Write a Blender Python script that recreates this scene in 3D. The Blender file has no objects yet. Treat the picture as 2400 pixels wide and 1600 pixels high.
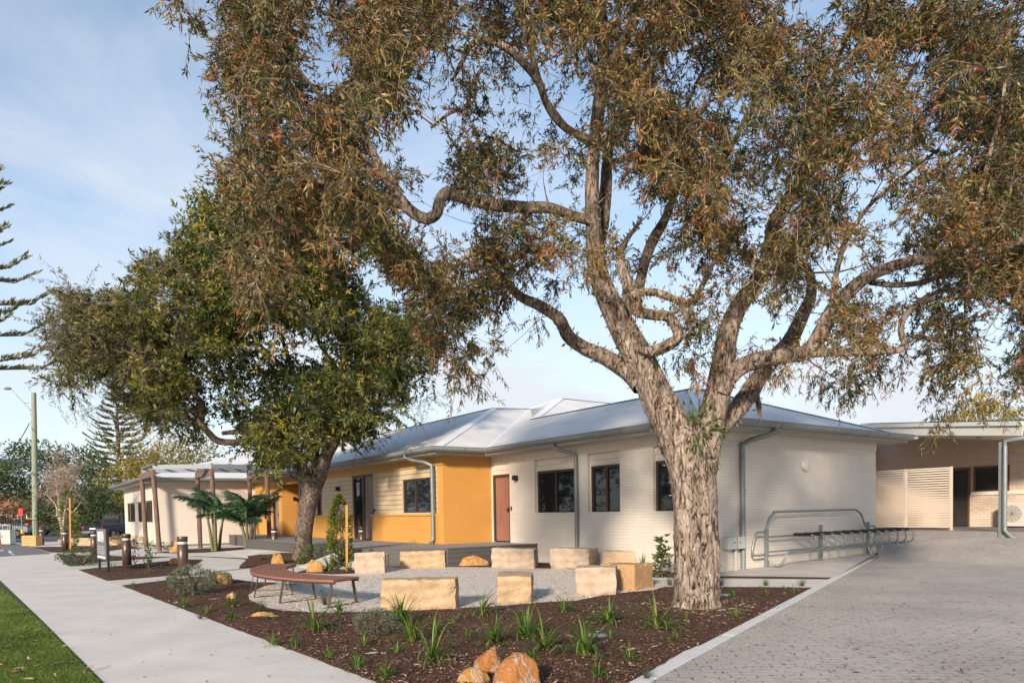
import bpy, math, random
import numpy as np
from mathutils import Vector, noise
RND = random.Random(7); NP = np.random.RandomState(11)
col = bpy.context.scene.collection
sc = bpy.context.scene
# ------------------------------------------------------------------ camera
F, CY, PIT, ROL, YAW = 1668.366, 1254.33, math.radians(-1.94), math.radians(-0.978), math.radians(35.6)
H = 1.49
_fw = np.array([0, math.cos(PIT), math.sin(PIT)]); _r = np.array([1., 0, 0]); _u = np.cross(_r, _fw)
CR = math.cos(ROL)*_r + math.sin(ROL)*_u; CU = -math.sin(ROL)*_r + math.cos(ROL)*_u; CF = _fw
from mathutils import Matrix
cd = bpy.data.cameras.new('camera'); cam = bpy.data.objects.new('camera', cd); col.objects.link(cam)
cam.matrix_world = Matrix(((CR[0], CU[0], -CF[0], 0), (CR[1], CU[1], -CF[1], 0), (CR[2], CU[2], -CF[2], H), (0, 0, 0, 1)))
cd.sensor_width = 36; cd.lens = F/2400*36; cd.shift_y = (CY-800)/2400; cd.clip_end = 3000; cd.clip_start = 0.05
sc.camera = cam
# ------------------------------------------------------------------ sky, sun, exposure
SUN_EL, SUN_AZ = math.radians(19), math.radians(198)      # azimuth clockwise from +Y: behind the camera
w = bpy.data.worlds.new('World'); sc.world = w; w.use_nodes = True
nt = w.node_tree; nt.nodes.clear()
def wn(t): return nt.nodes.new(t)
out = wn('ShaderNodeOutputWorld'); bg = wn('ShaderNodeBackground'); bg.inputs[1].default_value = 0.092
sky = wn('ShaderNodeTexSky'); sky.sky_type = 'NISHITA'; sky.sun_disc = False
sky.sun_elevation = SUN_EL; sky.sun_rotation = SUN_AZ; sky.air_density = 1.0; sky.dust_density = 0.6; sky.ozone_density = 1.6
tc = wn('ShaderNodeTexCoord'); mp = wn('ShaderNodeMapping'); mp.inputs['Scale'].default_value = (1.3, 1.0, 4.2); mp.inputs['Rotation'].default_value = (0.25, 0.35, 0.5)
n1 = wn('ShaderNodeTexNoise'); n1.inputs['Scale'].default_value = 1.7; n1.inputs['Detail'].default_value = 8; n1.inputs['Roughness'].default_value = 0.58; n1.inputs['Distortion'].default_value = 0.5
rp = wn('ShaderNodeValToRGB'); rp.color_ramp.elements[0].position = 0.42; rp.color_ramp.elements[1].position = 0.68
sep = wn('ShaderNodeSeparateXYZ'); mr = wn('ShaderNodeMapRange'); mr.inputs[1].default_value = 0.75; mr.inputs[2].default_value = 0.12; mr.inputs[3].default_value = 0.16; mr.inputs[4].default_value = 0.85
mu = wn('ShaderNodeMath'); mu.operation = 'MULTIPLY'; ad = wn('ShaderNodeMath'); ad.operation = 'ADD'; ad.use_clamp = True
mr2 = wn('ShaderNodeMapRange'); mr2.inputs[1].default_value = 0.62; mr2.inputs[2].default_value = 0.0; mr2.inputs[3].default_value = 0.0; mr2.inputs[4].default_value = 0.62
mx = wn('ShaderNodeMix'); mx.data_type = 'RGBA'; mx.inputs[7].default_value = (3.9, 4.15, 4.5, 1)
L = nt.links.new
L(tc.outputs['Generated'], mp.inputs[0]); L(mp.outputs[0], n1.inputs[0]); L(n1.outputs[0], rp.inputs[0])
L(tc.outputs['Generated'], sep.inputs[0]); L(sep.outputs[2], mr.inputs[0]); L(sep.outputs[2], mr2.inputs[0])
L(rp.outputs[0], mu.inputs[0]); L(mr.outputs[0], mu.inputs[1]); L(mu.outputs[0], ad.inputs[0]); L(mr2.outputs[0], ad.inputs[1])
L(ad.outputs[0], mx.inputs[0]); hs = wn('ShaderNodeHueSaturation'); hs.inputs['Saturation'].default_value = .98; hs.inputs['Value'].default_value = 1.08; hs.inputs['Hue'].default_value = .497; L(sky.outputs[0], hs.inputs['Color']); L(hs.outputs[0], mx.inputs[6]); L(mx.outputs[2], bg.inputs[0]); L(bg.outputs[0], out.inputs[0])
sd = bpy.data.lights.new('sun', 'SUN'); sd.energy = 2.75; sd.angle = math.radians(5.0); sd.color = (1, 0.85, 0.68)
so = bpy.data.objects.new('sun', sd); col.objects.link(so)
ts = Vector((math.sin(SUN_AZ)*math.cos(SUN_EL), math.cos(SUN_AZ)*math.cos(SUN_EL), math.sin(SUN_EL)))
so.rotation_euler = ts.to_track_quat('Z', 'Y').to_euler()
sc.view_settings.view_transform = 'Standard'; sc.view_settings.look = 'None'; sc.view_settings.exposure = 1.22; sc.view_settings.gamma = 1
try: sc.cycles.max_bounces = 8; sc.cycles.transparent_max_bounces = 8
except Exception: pass
# ------------------------------------------------------------------ measuring helpers
def ray(x, y): return CF*F + CR*(x-1200) - CU*(y-CY)
def G(x, y, z=0.0):
    d = ray(x, y); t = (z-H)/d[2]; return np.array([0, 0, H]) + d*t
def at(x, y, dep):
    d = ray(x, y); return np.array([0, 0, H]) + d*(dep/d[1])
U = np.array([-math.sin(YAW), math.cos(YAW), 0.]); V = np.array([math.cos(YAW), math.sin(YAW), 0.]); Z = np.array([0, 0, 1.])
C0 = G(1652, 1344.5); C0[2] = 0
def S(s, v, z): return C0 + U*s + V*v + Z*z            # building grid: s along the long front, v away from the street
def sstep(t): t = max(0., min(1., t)); return t*t*(3-2*t)
def gh(x, y):
    p = np.array([x, y, 0])-C0; a = p@V; b = -(p@U)
    return 0.52*sstep((a-6.2)/4.6)*sstep((b+6)/3)
# ------------------------------------------------------------------ mesh helpers
def tag(o, label=None, cat=None, group=None, kind=None):
    if label: o['label'] = label
    if cat: o['category'] = cat
    if group: o['group'] = group
    if kind: o['kind'] = kind
    return o
def empty(name, loc, label, cat, group=None, rz=0):
    o = bpy.data.objects.new(name, None); col.objects.link(o); o.location = Vector(loc); o.rotation_euler.z = rz; o.empty_display_size = .2
    return tag(o, label, cat, group)
class MB:
    def __init__(s): s.v = []; s.f = []; s.m = []; s.uv = []; s.sm = []
    def add(s, vs, fs, mi=0, smooth=False, uvs=None):
        b = len(s.v); s.v += [tuple(map(float, p)) for p in vs]
        for k, f in enumerate(fs):
            s.f.append(tuple(i+b for i in f)); s.m.append(mi); s.sm.append(smooth); s.uv.append(uvs[k] if uvs else None)
    def face(s, pts, mi=0, e=None, o=None):
        uv = None
        if e is not None:
            e = np.array(e, float); pts_ = [np.array(p, float) for p in pts]; n = np.cross(pts_[1]-pts_[0], pts_[2]-pts_[0]); n /= np.linalg.norm(n)
            g = np.cross(n, e); oo = np.zeros(3) if o is None else np.array(o); uv = [((p-oo)@e, (p-oo)@g) for p in pts_]
        s.add(pts, [tuple(range(len(pts)))], mi, False, [uv] if uv else None)
    def box(s, c, sx, sy, sz, ax=(1, 0, 0), ay=(0, 1, 0), az=(0, 0, 1), mi=0):
        c = np.array(c, float); ax, ay, az = [np.array(a, float) for a in (ax, ay, az)]
        vs = [c+ax*sx/2*i+ay*sy/2*j+az*sz/2*k for k in (-1, 1) for j in (-1, 1) for i in (-1, 1)]
        s.add(vs, [(0, 2, 3, 1), (4, 5, 7, 6), (0, 1, 5, 4), (2, 6, 7, 3), (0, 4, 6, 2), (1, 3, 7, 5)], mi)
    def tube(s, pts, r, n=8, mi=0, cap=True, smooth=True):
        pts = [np.array(p, float) for p in pts]; m = len(pts)
        rr = r if hasattr(r, '__len__') else [r]*m
        t0 = pts[1]-pts[0]; t0 /= np.linalg.norm(t0)
        a = np.cross(t0, [0, 0, 1.]);
        if np.linalg.norm(a) < 1e-3: a = np.array([1., 0, 0])
        a /= np.linalg.norm(a); vs = []
        for i, p in enumerate(pts):
            t = pts[min(i+1, m-1)]-pts[max(i-1, 0)]; t /= max(1e-9, np.linalg.norm(t))
            a = a-t*(a@t); a /= max(1e-9, np.linalg.norm(a)); b = np.cross(t, a)
            for k in range(n):
                q = 2*math.pi*k/n; vs.append(p+(a*math.cos(q)+b*math.sin(q))*rr[i])
        fs = [(i*n+k, i*n+(k+1) % n, (i+1)*n+(k+1) % n, (i+1)*n+k) for i in range(m-1) for k in range(n)]
        s.add(vs, fs, mi, smooth)
        if cap: s.add([vs[k] for k in range(n)], [tuple(range(n))[::-1]], mi); s.add([vs[(m-1)*n+k] for k in range(n)], [tuple(range(n))], mi)
    def lathe(s, prof, c, n=24, mi=0):
        c = np.array(c, float); vs = [c+[r*math.cos(2*math.pi*k/n), r*math.sin(2*math.pi*k/n), z] for r, z in prof for k in range(n)]
        s.add(vs, [(i*n+k, i*n+(k+1) % n, (i+1)*n+(k+1) % n, (i+1)*n+k) for i in range(len(prof)-1) for k in range(n)], mi, True)
    def build(s, name, mats, parent=None, origin=None, bevel=0):
        me = bpy.data.meshes.new(name); o0 = np.array(origin if origin is not None else (0, 0, 0), float)
        V_ = [(p[0]-o0[0], p[1]-o0[1], p[2]-o0[2]) for p in s.v]
        me.from_pydata(V_, [], s.f)
        if not isinstance(mats, (list, tuple)): mats = [mats]
        for m in mats: me.materials.append(m)
        uvl = me.uv_layers.new(name='UVMap'); buf = np.zeros(len(me.loops)*2)
        for i, p in enumerate(me.polygons):
            p.material_index = s.m[i]; p.use_smooth = s.sm[i]
            if s.uv[i]:
                for k, li in enumerate(p.loop_indices): buf[2*li:2*li+2] = s.uv[i][k]
            else:
                nn = p.normal
                if abs(nn.z) > .8: e, g = (1, 0, 0), (0, 1, 0)
                else:
                    h_ = math.hypot(nn.x, nn.y) or 1; e, g = (-nn.y/h_, nn.x/h_, 0), (0, 0, 1)
                for li in p.loop_indices:
                    q = s.v[me.loops[li].vertex_index]; buf[2*li] = q[0]*e[0]+q[1]*e[1]; buf[2*li+1] = q[0]*g[0]+q[1]*g[1]+q[2]*g[2]
        uvl.data.foreach_set('uv', buf)
        ob = bpy.data.objects.new(name, me); col.objects.link(ob)
        if parent is not None: ob.parent = parent
        elif origin is not None: ob.location = Vector(o0)
        if bevel:
            b = ob.modifiers.new('bevel', 'BEVEL'); b.width = bevel; b.segments = 2; b.limit_method = 'ANGLE'
        return ob
def P(t, p): return np.array(p, float)-np.array(t.location)     # world point to the frame of an unrotated thing
def catmull(pts, rs, n=6):
    pts = [np.array(p, float) for p in pts]; o = []; ro = []
    Q = [2*pts[0]-pts[1]]+pts+[2*pts[-1]-pts[-2]]; R = [rs[0]]+list(rs)+[rs[-1]]
    for i in range(1, len(Q)-2):
        for k in range(n):
            t = k/n; a, b, c, d = Q[i-1:i+3]
            o.append(.5*((2*b)+(-a+c)*t+(2*a-5*b+4*c-d)*t*t+(-a+3*b-3*c+d)*t**3)); ro.append(R[i]*(1-t)+R[i+1]*t)
    o.append(pts[-1]); ro.append(rs[-1]); return o, ro
# ------------------------------------------------------------------ materials
MATS = {}
def newmat(name):
    m = bpy.data.materials.new(name); m.use_nodes = True; MATS[name] = m
    return m, m.node_tree, m.node_tree.nodes['Principled BSDF']
def mat(name, c, rough=.6, metal=0, var=.12, vscale=6, bump=0, bscale=40, spec=.5, coord='Object', c2=None, stretch=(1, 1, 1), trans=0):
    m, t, b = newmat(name); N = t.nodes.new; K = t.links.new
    b.inputs['Roughness'].default_value = rough; b.inputs['Metallic'].default_value = metal
    b.inputs['Specular IOR Level'].default_value = spec
    tc = N('ShaderNodeTexCoord'); mp = N('ShaderNodeMapping'); mp.inputs['Scale'].default_value = stretch; K(tc.outputs[coord], mp.inputs[0])
    n = N('ShaderNodeTexNoise'); n.inputs['Scale'].default_value = vscale; n.inputs['Detail'].default_value = 6; n.inputs['Roughness'].default_value = .6; K(mp.outputs[0], n.inputs[0])
    r = N('ShaderNodeValToRGB'); r.color_ramp.elements[0].position = .3; r.color_ramp.elements[1].position = .7
    a = c2 if c2 else tuple(x*(1-var) for x in c); d = c if c2 else tuple(min(1, x*(1+var)) for x in c)
    r.color_ramp.elements[0].color = (*a, 1); r.color_ramp.elements[1].color = (*d, 1)
    K(n.outputs[0], r.inputs[0]); K(r.outputs[0], b.inputs['Base Color'])
    if bump:
        n2 = N('ShaderNodeTexNoise'); n2.inputs['Scale'].default_value = bscale; n2.inputs['Detail'].default_value = 8; K(mp.outputs[0], n2.inputs[0])
        bp = N('ShaderNodeBump'); bp.inputs['Strength'].default_value = bump; bp.inputs['Distance'].default_value = .02; K(n2.outputs[0], bp.inputs['Height']); K(bp.outputs[0], b.inputs['Normal'])
    return m
def brick(name, c, rows=.076, bw=.235, mortar=.004, dark=.72, bump=.35, off=.5, rough=.6, var=.06):
    m, t, b = newmat(name); N = t.nodes.new; K = t.links.new; b.inputs['Roughness'].default_value = rough; b.inputs['Specular IOR Level'].default_value = .3
    tc = N('ShaderNodeTexCoord'); br = N('ShaderNodeTexBrick'); br.inputs['Scale'].default_value = 1; br.inputs['Brick Width'].default_value = bw; br.inputs['Row Height'].default_value = rows
    br.inputs['Mortar Size'].default_value = mortar; br.inputs['Mortar Smooth'].default_value = .6; br.offset = off
    br.inputs['Color1'].default_value = (*[x*(1-var) for x in c], 1); br.inputs['Color2'].default_value = (*[min(1, x*(1+var)) for x in c], 1); br.inputs['Mortar'].default_value = (*[x*dark for x in c], 1)
    K(tc.outputs['UV'], br.inputs['Vector'])
    n = N('ShaderNodeTexNoise'); n.inputs['Scale'].default_value = 1.3; n.inputs['Detail'].default_value = 6; K(tc.outputs['Object'], n.inputs[0])
    r = N('ShaderNodeMapRange'); r.inputs[3].default_value = .86; r.inputs[4].default_value = 1.12; K(n.outputs[0], r.inputs[0])
    mm = N('ShaderNodeMix'); mm.data_type = 'RGBA'; mm.blend_type = 'MULTIPLY'; mm.inputs[0].default_value = 1; K(br.outputs['Color'], mm.inputs[6]); K(r.outputs[0], mm.inputs[7]); K(mm.outputs[2], b.inputs['Base Color'])
    n2 = N('ShaderNodeTexNoise'); n2.inputs['Scale'].default_value = 60; K(tc.outputs['Object'], n2.inputs[0])
    ma = N('ShaderNodeMath'); ma.operation = 'MULTIPLY_ADD'; ma.inputs[1].default_value = -1.6; K(br.outputs['Fac'], ma.inputs[0]); K(n2.outputs[0], ma.inputs[2])
    bp = N('ShaderNodeBump'); bp.inputs['Strength'].default_value = bump; bp.inputs['Distance'].default_value = .006; K(ma.outputs[0], bp.inputs['Height']); K(bp.outputs[0], b.inputs['Normal'])
    return m
def corrugated(name, c, pitch=.076, rough=.42, metal=.35, dist=.012):
    m, t, b = newmat(name); N = t.nodes.new; K = t.links.new; b.inputs['Roughness'].default_value = rough; b.inputs['Metallic'].default_value = metal
    tc = N('ShaderNodeTexCoord'); sp = N('ShaderNodeSeparateXYZ'); K(tc.outputs['UV'], sp.inputs[0])
    m1 = N('ShaderNodeMath'); m1.operation = 'MULTIPLY'; m1.inputs[1].default_value = 2*math.pi/pitch; K(sp.outputs[0], m1.inputs[0])
    m2 = N('ShaderNodeMath'); m2.operation = 'SINE'; K(m1.outputs[0], m2.inputs[0])
    bp = N('ShaderNodeBump'); bp.inputs['Strength'].default_value = .9; bp.inputs['Distance'].default_value = dist*1.4; K(m2.outputs[0], bp.inputs['Height']); K(bp.outputs[0], b.inputs['Normal'])
    n = N('ShaderNodeTexNoise'); n.inputs['Scale'].default_value = .9; n.inputs['Detail'].default_value = 7; K(tc.outputs['UV'], n.inputs[0])
    r = N('ShaderNodeValToRGB'); r.color_ramp.elements[0].position = .35; r.color_ramp.elements[0].color = (*[x*.86 for x in c], 1); r.color_ramp.elements[1].position = .7; r.color_ramp.elements[1].color = (*c, 1)
    K(n.outputs[0], r.inputs[0]); K(r.outputs[0], b.inputs['Base Color']); b.inputs['Specular IOR Level'].default_value = .25
    return m
CREAM = (.63, .575, .51); YEL = (.56, .28, .07)
M_cream = brick('painted_cream_brick', CREAM, bump=.45, dark=.78, bw=.71, mortar=.005, var=.02)
M_yellow = brick('painted_yellow_brick', YEL, bump=.3, dark=.80, bw=.71, mortar=.005, var=.02)
M_trim = mat('cream_trim', (.62, .56, .485), .6, var=.05)
M_ytrim = mat('ochre_trim', (.50, .27, .075), .6, var=.06)
M_clad = mat('tan_cladding', (.53, .42, .285), .6, var=.06, vscale=2)
M_render = mat('cream_render', (.60, .54, .475), .8, var=.05, bump=.1, vscale=1.2)
M_roof = corrugated('zinc_roof', (.80, .80, .81), metal=0, rough=.75)
M_cap = mat('ridge_capping', (.80, .81, .82), .5, .05, var=.05)
M_gutter = mat('galvanised_gutter', (.27, .30, .31), .45, .5, var=.1)
M_pipe = mat('grey_green_pipe', (.20, .23, .235), .5, .25, var=.08)
M_soffit = mat('soffit', (.40, .37, .34), .8, var=.03)
M_frame = mat('brown_window_frame', (.045, .030, .022), .4, var=.1)
M_door = mat('pink_brown_door', (.26, .12, .085), .55, var=.12, vscale=3, stretch=(1, 1, .15))
M_door2 = mat('grey_brown_door', (.22, .15, .13), .5, var=.1)
M_black = mat('black_metal', (.02, .018, .018), .45, var=.1)
M_deck = mat('dark_deck', (.085, .08, .08), .7, var=.15, bump=.2, stretch=(.5, 6, 6))
M_deckc = mat('deck_top', (.27, .26, .265), .75, var=.12, bump=.15)
m, t, b = newmat('dark_glass'); b.inputs['Base Color'].default_value = (.012, .014, .016, 1); b.inputs['Roughness'].default_value = .03; b.inputs['Specular IOR Level'].default_value = .7; M_glass = m
M_steel = mat('galvanised_steel', (.23, .255, .26), .42, .4, var=.12, vscale=14)
M_rubber = mat('black_rubber', (.03, .022, .03), .7)
M_slat = mat('cream_slats', (.56, .48, .39), .5, var=.04)
M_boll = mat('bronze_bollard', (.105, .072, .058), .38, .45, var=.06)
M_lens = mat('frosted_lens', (.55, .57, .58), .25, var=.03)
M_stake = mat('orange_timber_stake', (.55, .24, .07), .7, var=.15, stretch=(8, 8, 1))
M_timber = mat('weathered_brown_timber', (.23, .145, .11), .85, c2=(.09, .06, .048), vscale=5, stretch=(7, 7, .8), bump=.8, bscale=14)
M_pole = mat('green_treated_pole', (.30, .33, .235), .85, c2=(.19, .225, .17), vscale=2.5, stretch=(4, 4, .35), bump=.5, bscale=12)
M_concrete = mat('concrete_path', (.70, .655, .60), .85, c2=(.56, .525, .485), vscale=1.1, bump=.12, bscale=160)
M_kerb = mat('pale_kerb', (.66, .66, .65), .8, c2=(.55, .55, .545), vscale=3, bump=.15, bscale=90)
M_apron = mat('concrete_apron', (.56, .51, .475), .85, c2=(.45, .41, .385), vscale=1.6, bump=.12, bscale=120)
M_asph = mat('pale_asphalt', (.20, .19, .19), .9, c2=(.15, .145, .15), vscale=1, bump=.2, bscale=90)
M_white = mat('white_paint', (.75, .74, .72), .6)
M_mulch = mat('brown_mulch', (.155, .084, .058), .95, c2=(.046, .024, .017), vscale=34, bump=1.0, bscale=48, spec=.15)
M_gravel = mat('pale_gravel', (.78, .72, .65), .9, c2=(.52, .47, .42), vscale=60, bump=.8, bscale=75, spec=.2)
M_agg = mat('exposed_aggregate', (.68, .64, .58), .9, c2=(.50, .48, .44), vscale=45, bump=.4, bscale=80, spec=.2)
M_lawn = mat('lawn_soil', (.062, .085, .022), .95, c2=(.035, .05, .014), vscale=9, bump=.5)
M_far = mat('far_ground', (.14, .13, .10), .95, c2=(.08, .09, .05), vscale=.3)
def sandstone(name, c, c2, band=7., rot=(0, 0, 0), contrast=.6):
    m, t, b = newmat(name); N = t.nodes.new; K = t.links.new; b.inputs['Roughness'].default_value = .85; b.inputs['Specular IOR Level'].default_value = .2
    tc = N('ShaderNodeTexCoord'); mp = N('ShaderNodeMapping'); mp.inputs['Rotation'].default_value = rot; K(tc.outputs['Object'], mp.inputs[0])
    wv = N('ShaderNodeTexWave'); wv.bands_direction = 'Z'; wv.inputs['Scale'].default_value = band; wv.inputs['Distortion'].default_value = 9; wv.inputs['Detail'].default_value = 6; wv.inputs['Detail Scale'].default_value = .45; K(mp.outputs[0], wv.inputs[0])
    n = N('ShaderNodeTexNoise'); n.inputs['Scale'].default_value = 4; n.inputs['Detail'].default_value = 8; K(mp.outputs[0], n.inputs[0])
    ma = N('ShaderNodeMath'); ma.operation = 'MULTIPLY_ADD'; ma.inputs[1].default_value = contrast*.5; K(wv.outputs[0], ma.inputs[0]); K(n.outputs[0], ma.inputs[2])
    r = N('ShaderNodeValToRGB'); r.color_ramp.elements[0].position = .34; r.color_ramp.elements[0].color = (*c2, 1); r.color_ramp.elements[1].position = .72; r.color_ramp.elements[1].color = (*c, 1); K(ma.outputs[0], r.inputs[0]); K(r.outputs[0], b.inputs['Base Color'])
    n2 = N('ShaderNodeTexNoise'); n2.inputs['Scale'].default_value = 45; n2.inputs['Detail'].default_value = 6; K(mp.outputs[0], n2.inputs[0])
    ad = N('ShaderNodeMath'); ad.operation = 'MULTIPLY_ADD'; ad.inputs[1].default_value = .5; K(wv.outputs[0], ad.inputs[0]); K(n2.outputs[0], ad.inputs[2])
    bp = N('ShaderNodeBump'); bp.inputs['Strength'].default_value = .9; bp.inputs['Distance'].default_value = .02; K(ad.outputs[0], bp.inputs['Height']); K(bp.outputs[0], b.inputs['Normal'])
    return m
M_sand = sandstone('pale_sandstone', (.49, .36, .225), (.35, .235, .135), 2.0, (.06, .1, 0), .28)
M_sandp = sandstone('pinkish_sandstone', (.49, .395, .31), (.35, .25, .175), 1.8, (.15, .1, 0), .28)
M_sando = sandstone('orange_sandstone', (.50, .32, .17), (.36, .20, .09), 9, (.5, .35, 0), 1)
M_sandb = sandstone('banded_sandstone', (.58, .44, .31), (.42, .26, .13), 8, (.7, .1, .3), 1)
def rockmat(name, cols, sc_=3.5, vein=.012):
    m, t, b = newmat(name); N = t.nodes.new; K = t.links.new; b.inputs['Roughness'].default_value = .8; b.inputs['Specular IOR Level'].default_value = .25
    tc = N('ShaderNodeTexCoord'); n = N('ShaderNodeTexNoise'); n.inputs['Scale'].default_value = sc_; n.inputs['Detail'].default_value = 9; n.inputs['Roughness'].default_value = .65; n.inputs['Distortion'].default_value = .8; K(tc.outputs['Object'], n.inputs[0])
    r = N('ShaderNodeValToRGB'); cr = r.color_ramp; cr.elements[0].position = .3; cr.elements[0].color = (*cols[0], 1); cr.elements[1].position = .72; cr.elements[1].color = (*cols[-1], 1)
    for i, c in enumerate(cols[1:-1]):
        e = cr.elements.new(.3+.42*(i+1)/(len(cols)-1)); e.color = (*c, 1)
    K(n.outputs[0], r.inputs[0])
    nv_ = N('ShaderNodeTexNoise'); nv_.inputs['Scale'].default_value = sc_*.8; nv_.inputs['Detail'].default_value = 5; nv_.inputs['Distortion'].default_value = 1.5; K(tc.outputs['Object'], nv_.inputs[0])
    s1 = N('ShaderNodeMath'); s1.operation = 'SUBTRACT'; s1.inputs[1].default_value = .5; K(nv_.outputs[0], s1.inputs[0]); s2 = N('ShaderNodeMath'); s2.operation = 'ABSOLUTE'; K(s1.outputs[0], s2.inputs[0])
    s3 = N('ShaderNodeMapRange'); s3.inputs[1].default_value = vein; s3.inputs[2].default_value = vein*.3; K(s2.outputs[0], s3.inputs[0])
    vm = N('ShaderNodeMix'); vm.data_type = 'RGBA'; vm.inputs[7].default_value = (.43, .38, .33, 1); K(s3.outputs[0], vm.inputs[0]); K(r.outputs[0], vm.inputs[6]); K(vm.outputs[2], b.inputs['Base Color'])
    n2 = N('ShaderNodeTexNoise'); n2.inputs['Scale'].default_value = 11; n2.inputs['Detail'].default_value = 10; n2.inputs['Roughness'].default_value = .7; K(tc.outputs['Object'], n2.inputs[0])
    bp = N('ShaderNodeBump'); bp.inputs['Strength'].default_value = 1.0; bp.inputs['Distance'].default_value = .06; K(n2.outputs[0], bp.inputs['Height']); K(bp.outputs[0], b.inputs['Normal'])
    return m
M_rock = rockmat('orange_rock', [(.15, .065, .025), (.42, .20, .055), (.52, .28, .09), (.38, .20, .07), (.54, .36, .17)])
M_rockg = rockmat('orange_rock_with_grey_veins', [(.07, .08, .10), (.36, .13, .045), (.46, .20, .06), (.40, .16, .05), (.50, .42, .34), (.34, .17, .08), (.60, .56, .50)], 3.2, .022)
def slatwood():
    m, t, b = newmat('red_brown_slats'); N = t.nodes.new; K = t.links.new; b.inputs['Roughness'].default_value = .6
    tc = N('ShaderNodeTexCoord'); n = N('ShaderNodeTexNoise'); n.inputs['Scale'].default_value = 9; K(tc.outputs['Object'], n.inputs[0])
    r = N('ShaderNodeValToRGB'); r.color_ramp.elements[0].color = (.17, .062, .042, 1); r.color_ramp.elements[1].color = (.34, .15, .10, 1); K(n.outputs[0], r.inputs[0]); K(r.outputs[0], b.inputs['Base Color']); return m
M_bench = slatwood()
def paving():
    m, t, b = newmat('zigzag_pavers'); N = t.nodes.new; K = t.links.new; b.inputs['Roughness'].default_value = .85; b.inputs['Specular IOR Level'].default_value = .25
    tc = N('ShaderNodeTexCoord'); mp = N('ShaderNodeMapping'); mp.inputs['Rotation'].default_value = (0, 0, math.radians(6)); K(tc.outputs['UV'], mp.inputs[0])
    sp = N('ShaderNodeSeparateXYZ'); K(mp.outputs[0], sp.inputs[0])
    pg = N('ShaderNodeMath'); pg.operation = 'PINGPONG'; pg.inputs[1].default_value = .0567; K(sp.outputs[0], pg.inputs[0])
    ma = N('ShaderNodeMath'); ma.operation = 'MULTIPLY_ADD'; ma.inputs[1].default_value = .45; K(pg.outputs[0], ma.inputs[0]); K(sp.outputs[1], ma.inputs[2])
    cb = N('ShaderNodeCombineXYZ'); K(sp.outputs[0], cb.inputs[0]); K(ma.outputs[0], cb.inputs[1])
    br = N('ShaderNodeTexBrick'); br.inputs['Scale'].default_value = 1; br.inputs['Brick Width'].default_value = .2268; br.inputs['Row Height'].default_value = .1134; br.inputs['Mortar Size'].default_value = .0055; br.inputs['Mortar Smooth'].default_value = .3
    br.inputs['Color1'].default_value = (.33, .29, .255, 1); br.inputs['Color2'].default_value = (.355, .315, .285, 1); br.inputs['Mortar'].default_value = (.09, .075, .065, 1); K(cb.outputs[0], br.inputs[0])
    n = N('ShaderNodeTexNoise'); n.inputs['Scale'].default_value = .55; n.inputs['Detail'].default_value = 7; n.inputs['Roughness'].default_value = .65; K(tc.outputs['UV'], n.inputs[0])
    r = N('ShaderNodeMapRange'); r.inputs[1].default_value = .3; r.inputs[2].default_value = .7; r.inputs[3].default_value = .78; r.inputs[4].default_value = 1.15; K(n.outputs[0], r.inputs[0])
    # joints are worn and filled in patches
    n3 = N('ShaderNodeTexNoise'); n3.inputs['Scale'].default_value = 7; n3.inputs['Detail'].default_value = 3; K(tc.outputs['UV'], n3.inputs[0])
    r3 = N('ShaderNodeMapRange'); r3.inputs[1].default_value = .42; r3.inputs[2].default_value = .58; K(n3.outputs[0], r3.inputs[0])
    mf = N('ShaderNodeMath'); mf.operation = 'MULTIPLY'; K(br.outputs['Fac'], mf.inputs[0]); K(r3.outputs[0], mf.inputs[1])
    mj = N('ShaderNodeMix'); mj.data_type = 'RGBA'; mj.inputs[7].default_value = (.085, .07, .06, 1); K(mf.outputs[0], mj.inputs[0])
    n4 = N('ShaderNodeTexNoise'); n4.inputs['Scale'].default_value = 12; K(tc.outputs['UV'], n4.inputs[0])
    br2 = N('ShaderNodeValToRGB'); br2.color_ramp.elements[0].color = (.36, .325, .29, 1); br2.color_ramp.elements[1].color = (.50, .455, .41, 1); K(n4.outputs[0], br2.inputs[0]); K(br2.outputs[0], mj.inputs[6])
    mm = N('ShaderNodeMix'); mm.data_type = 'RGBA'; mm.blend_type = 'MULTIPLY'; mm.inputs[0].default_value = 1; K(mj.outputs[2], mm.inputs[6]); K(r.outputs[0], mm.inputs[7]); K(mm.outputs[2], b.inputs['Base Color'])
    n2 = N('ShaderNodeTexNoise'); n2.inputs['Scale'].default_value = 110; n2.inputs['Detail'].default_value = 4; K(tc.outputs['UV'], n2.inputs[0])
    sb = N('ShaderNodeMath'); sb.operation = 'MULTIPLY_ADD'; sb.inputs[1].default_value = -2.2; K(br.outputs['Fac'], sb.inputs[0]); K(n2.outputs[0], sb.inputs[2])
    bp = N('ShaderNodeBump'); bp.inputs['Strength'].default_value = .5; bp.inputs['Distance'].default_value = .004; K(sb.outputs[0], bp.inputs['Height']); K(bp.outputs[0], b.inputs['Normal'])
    return m
M_pave = paving()
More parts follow.
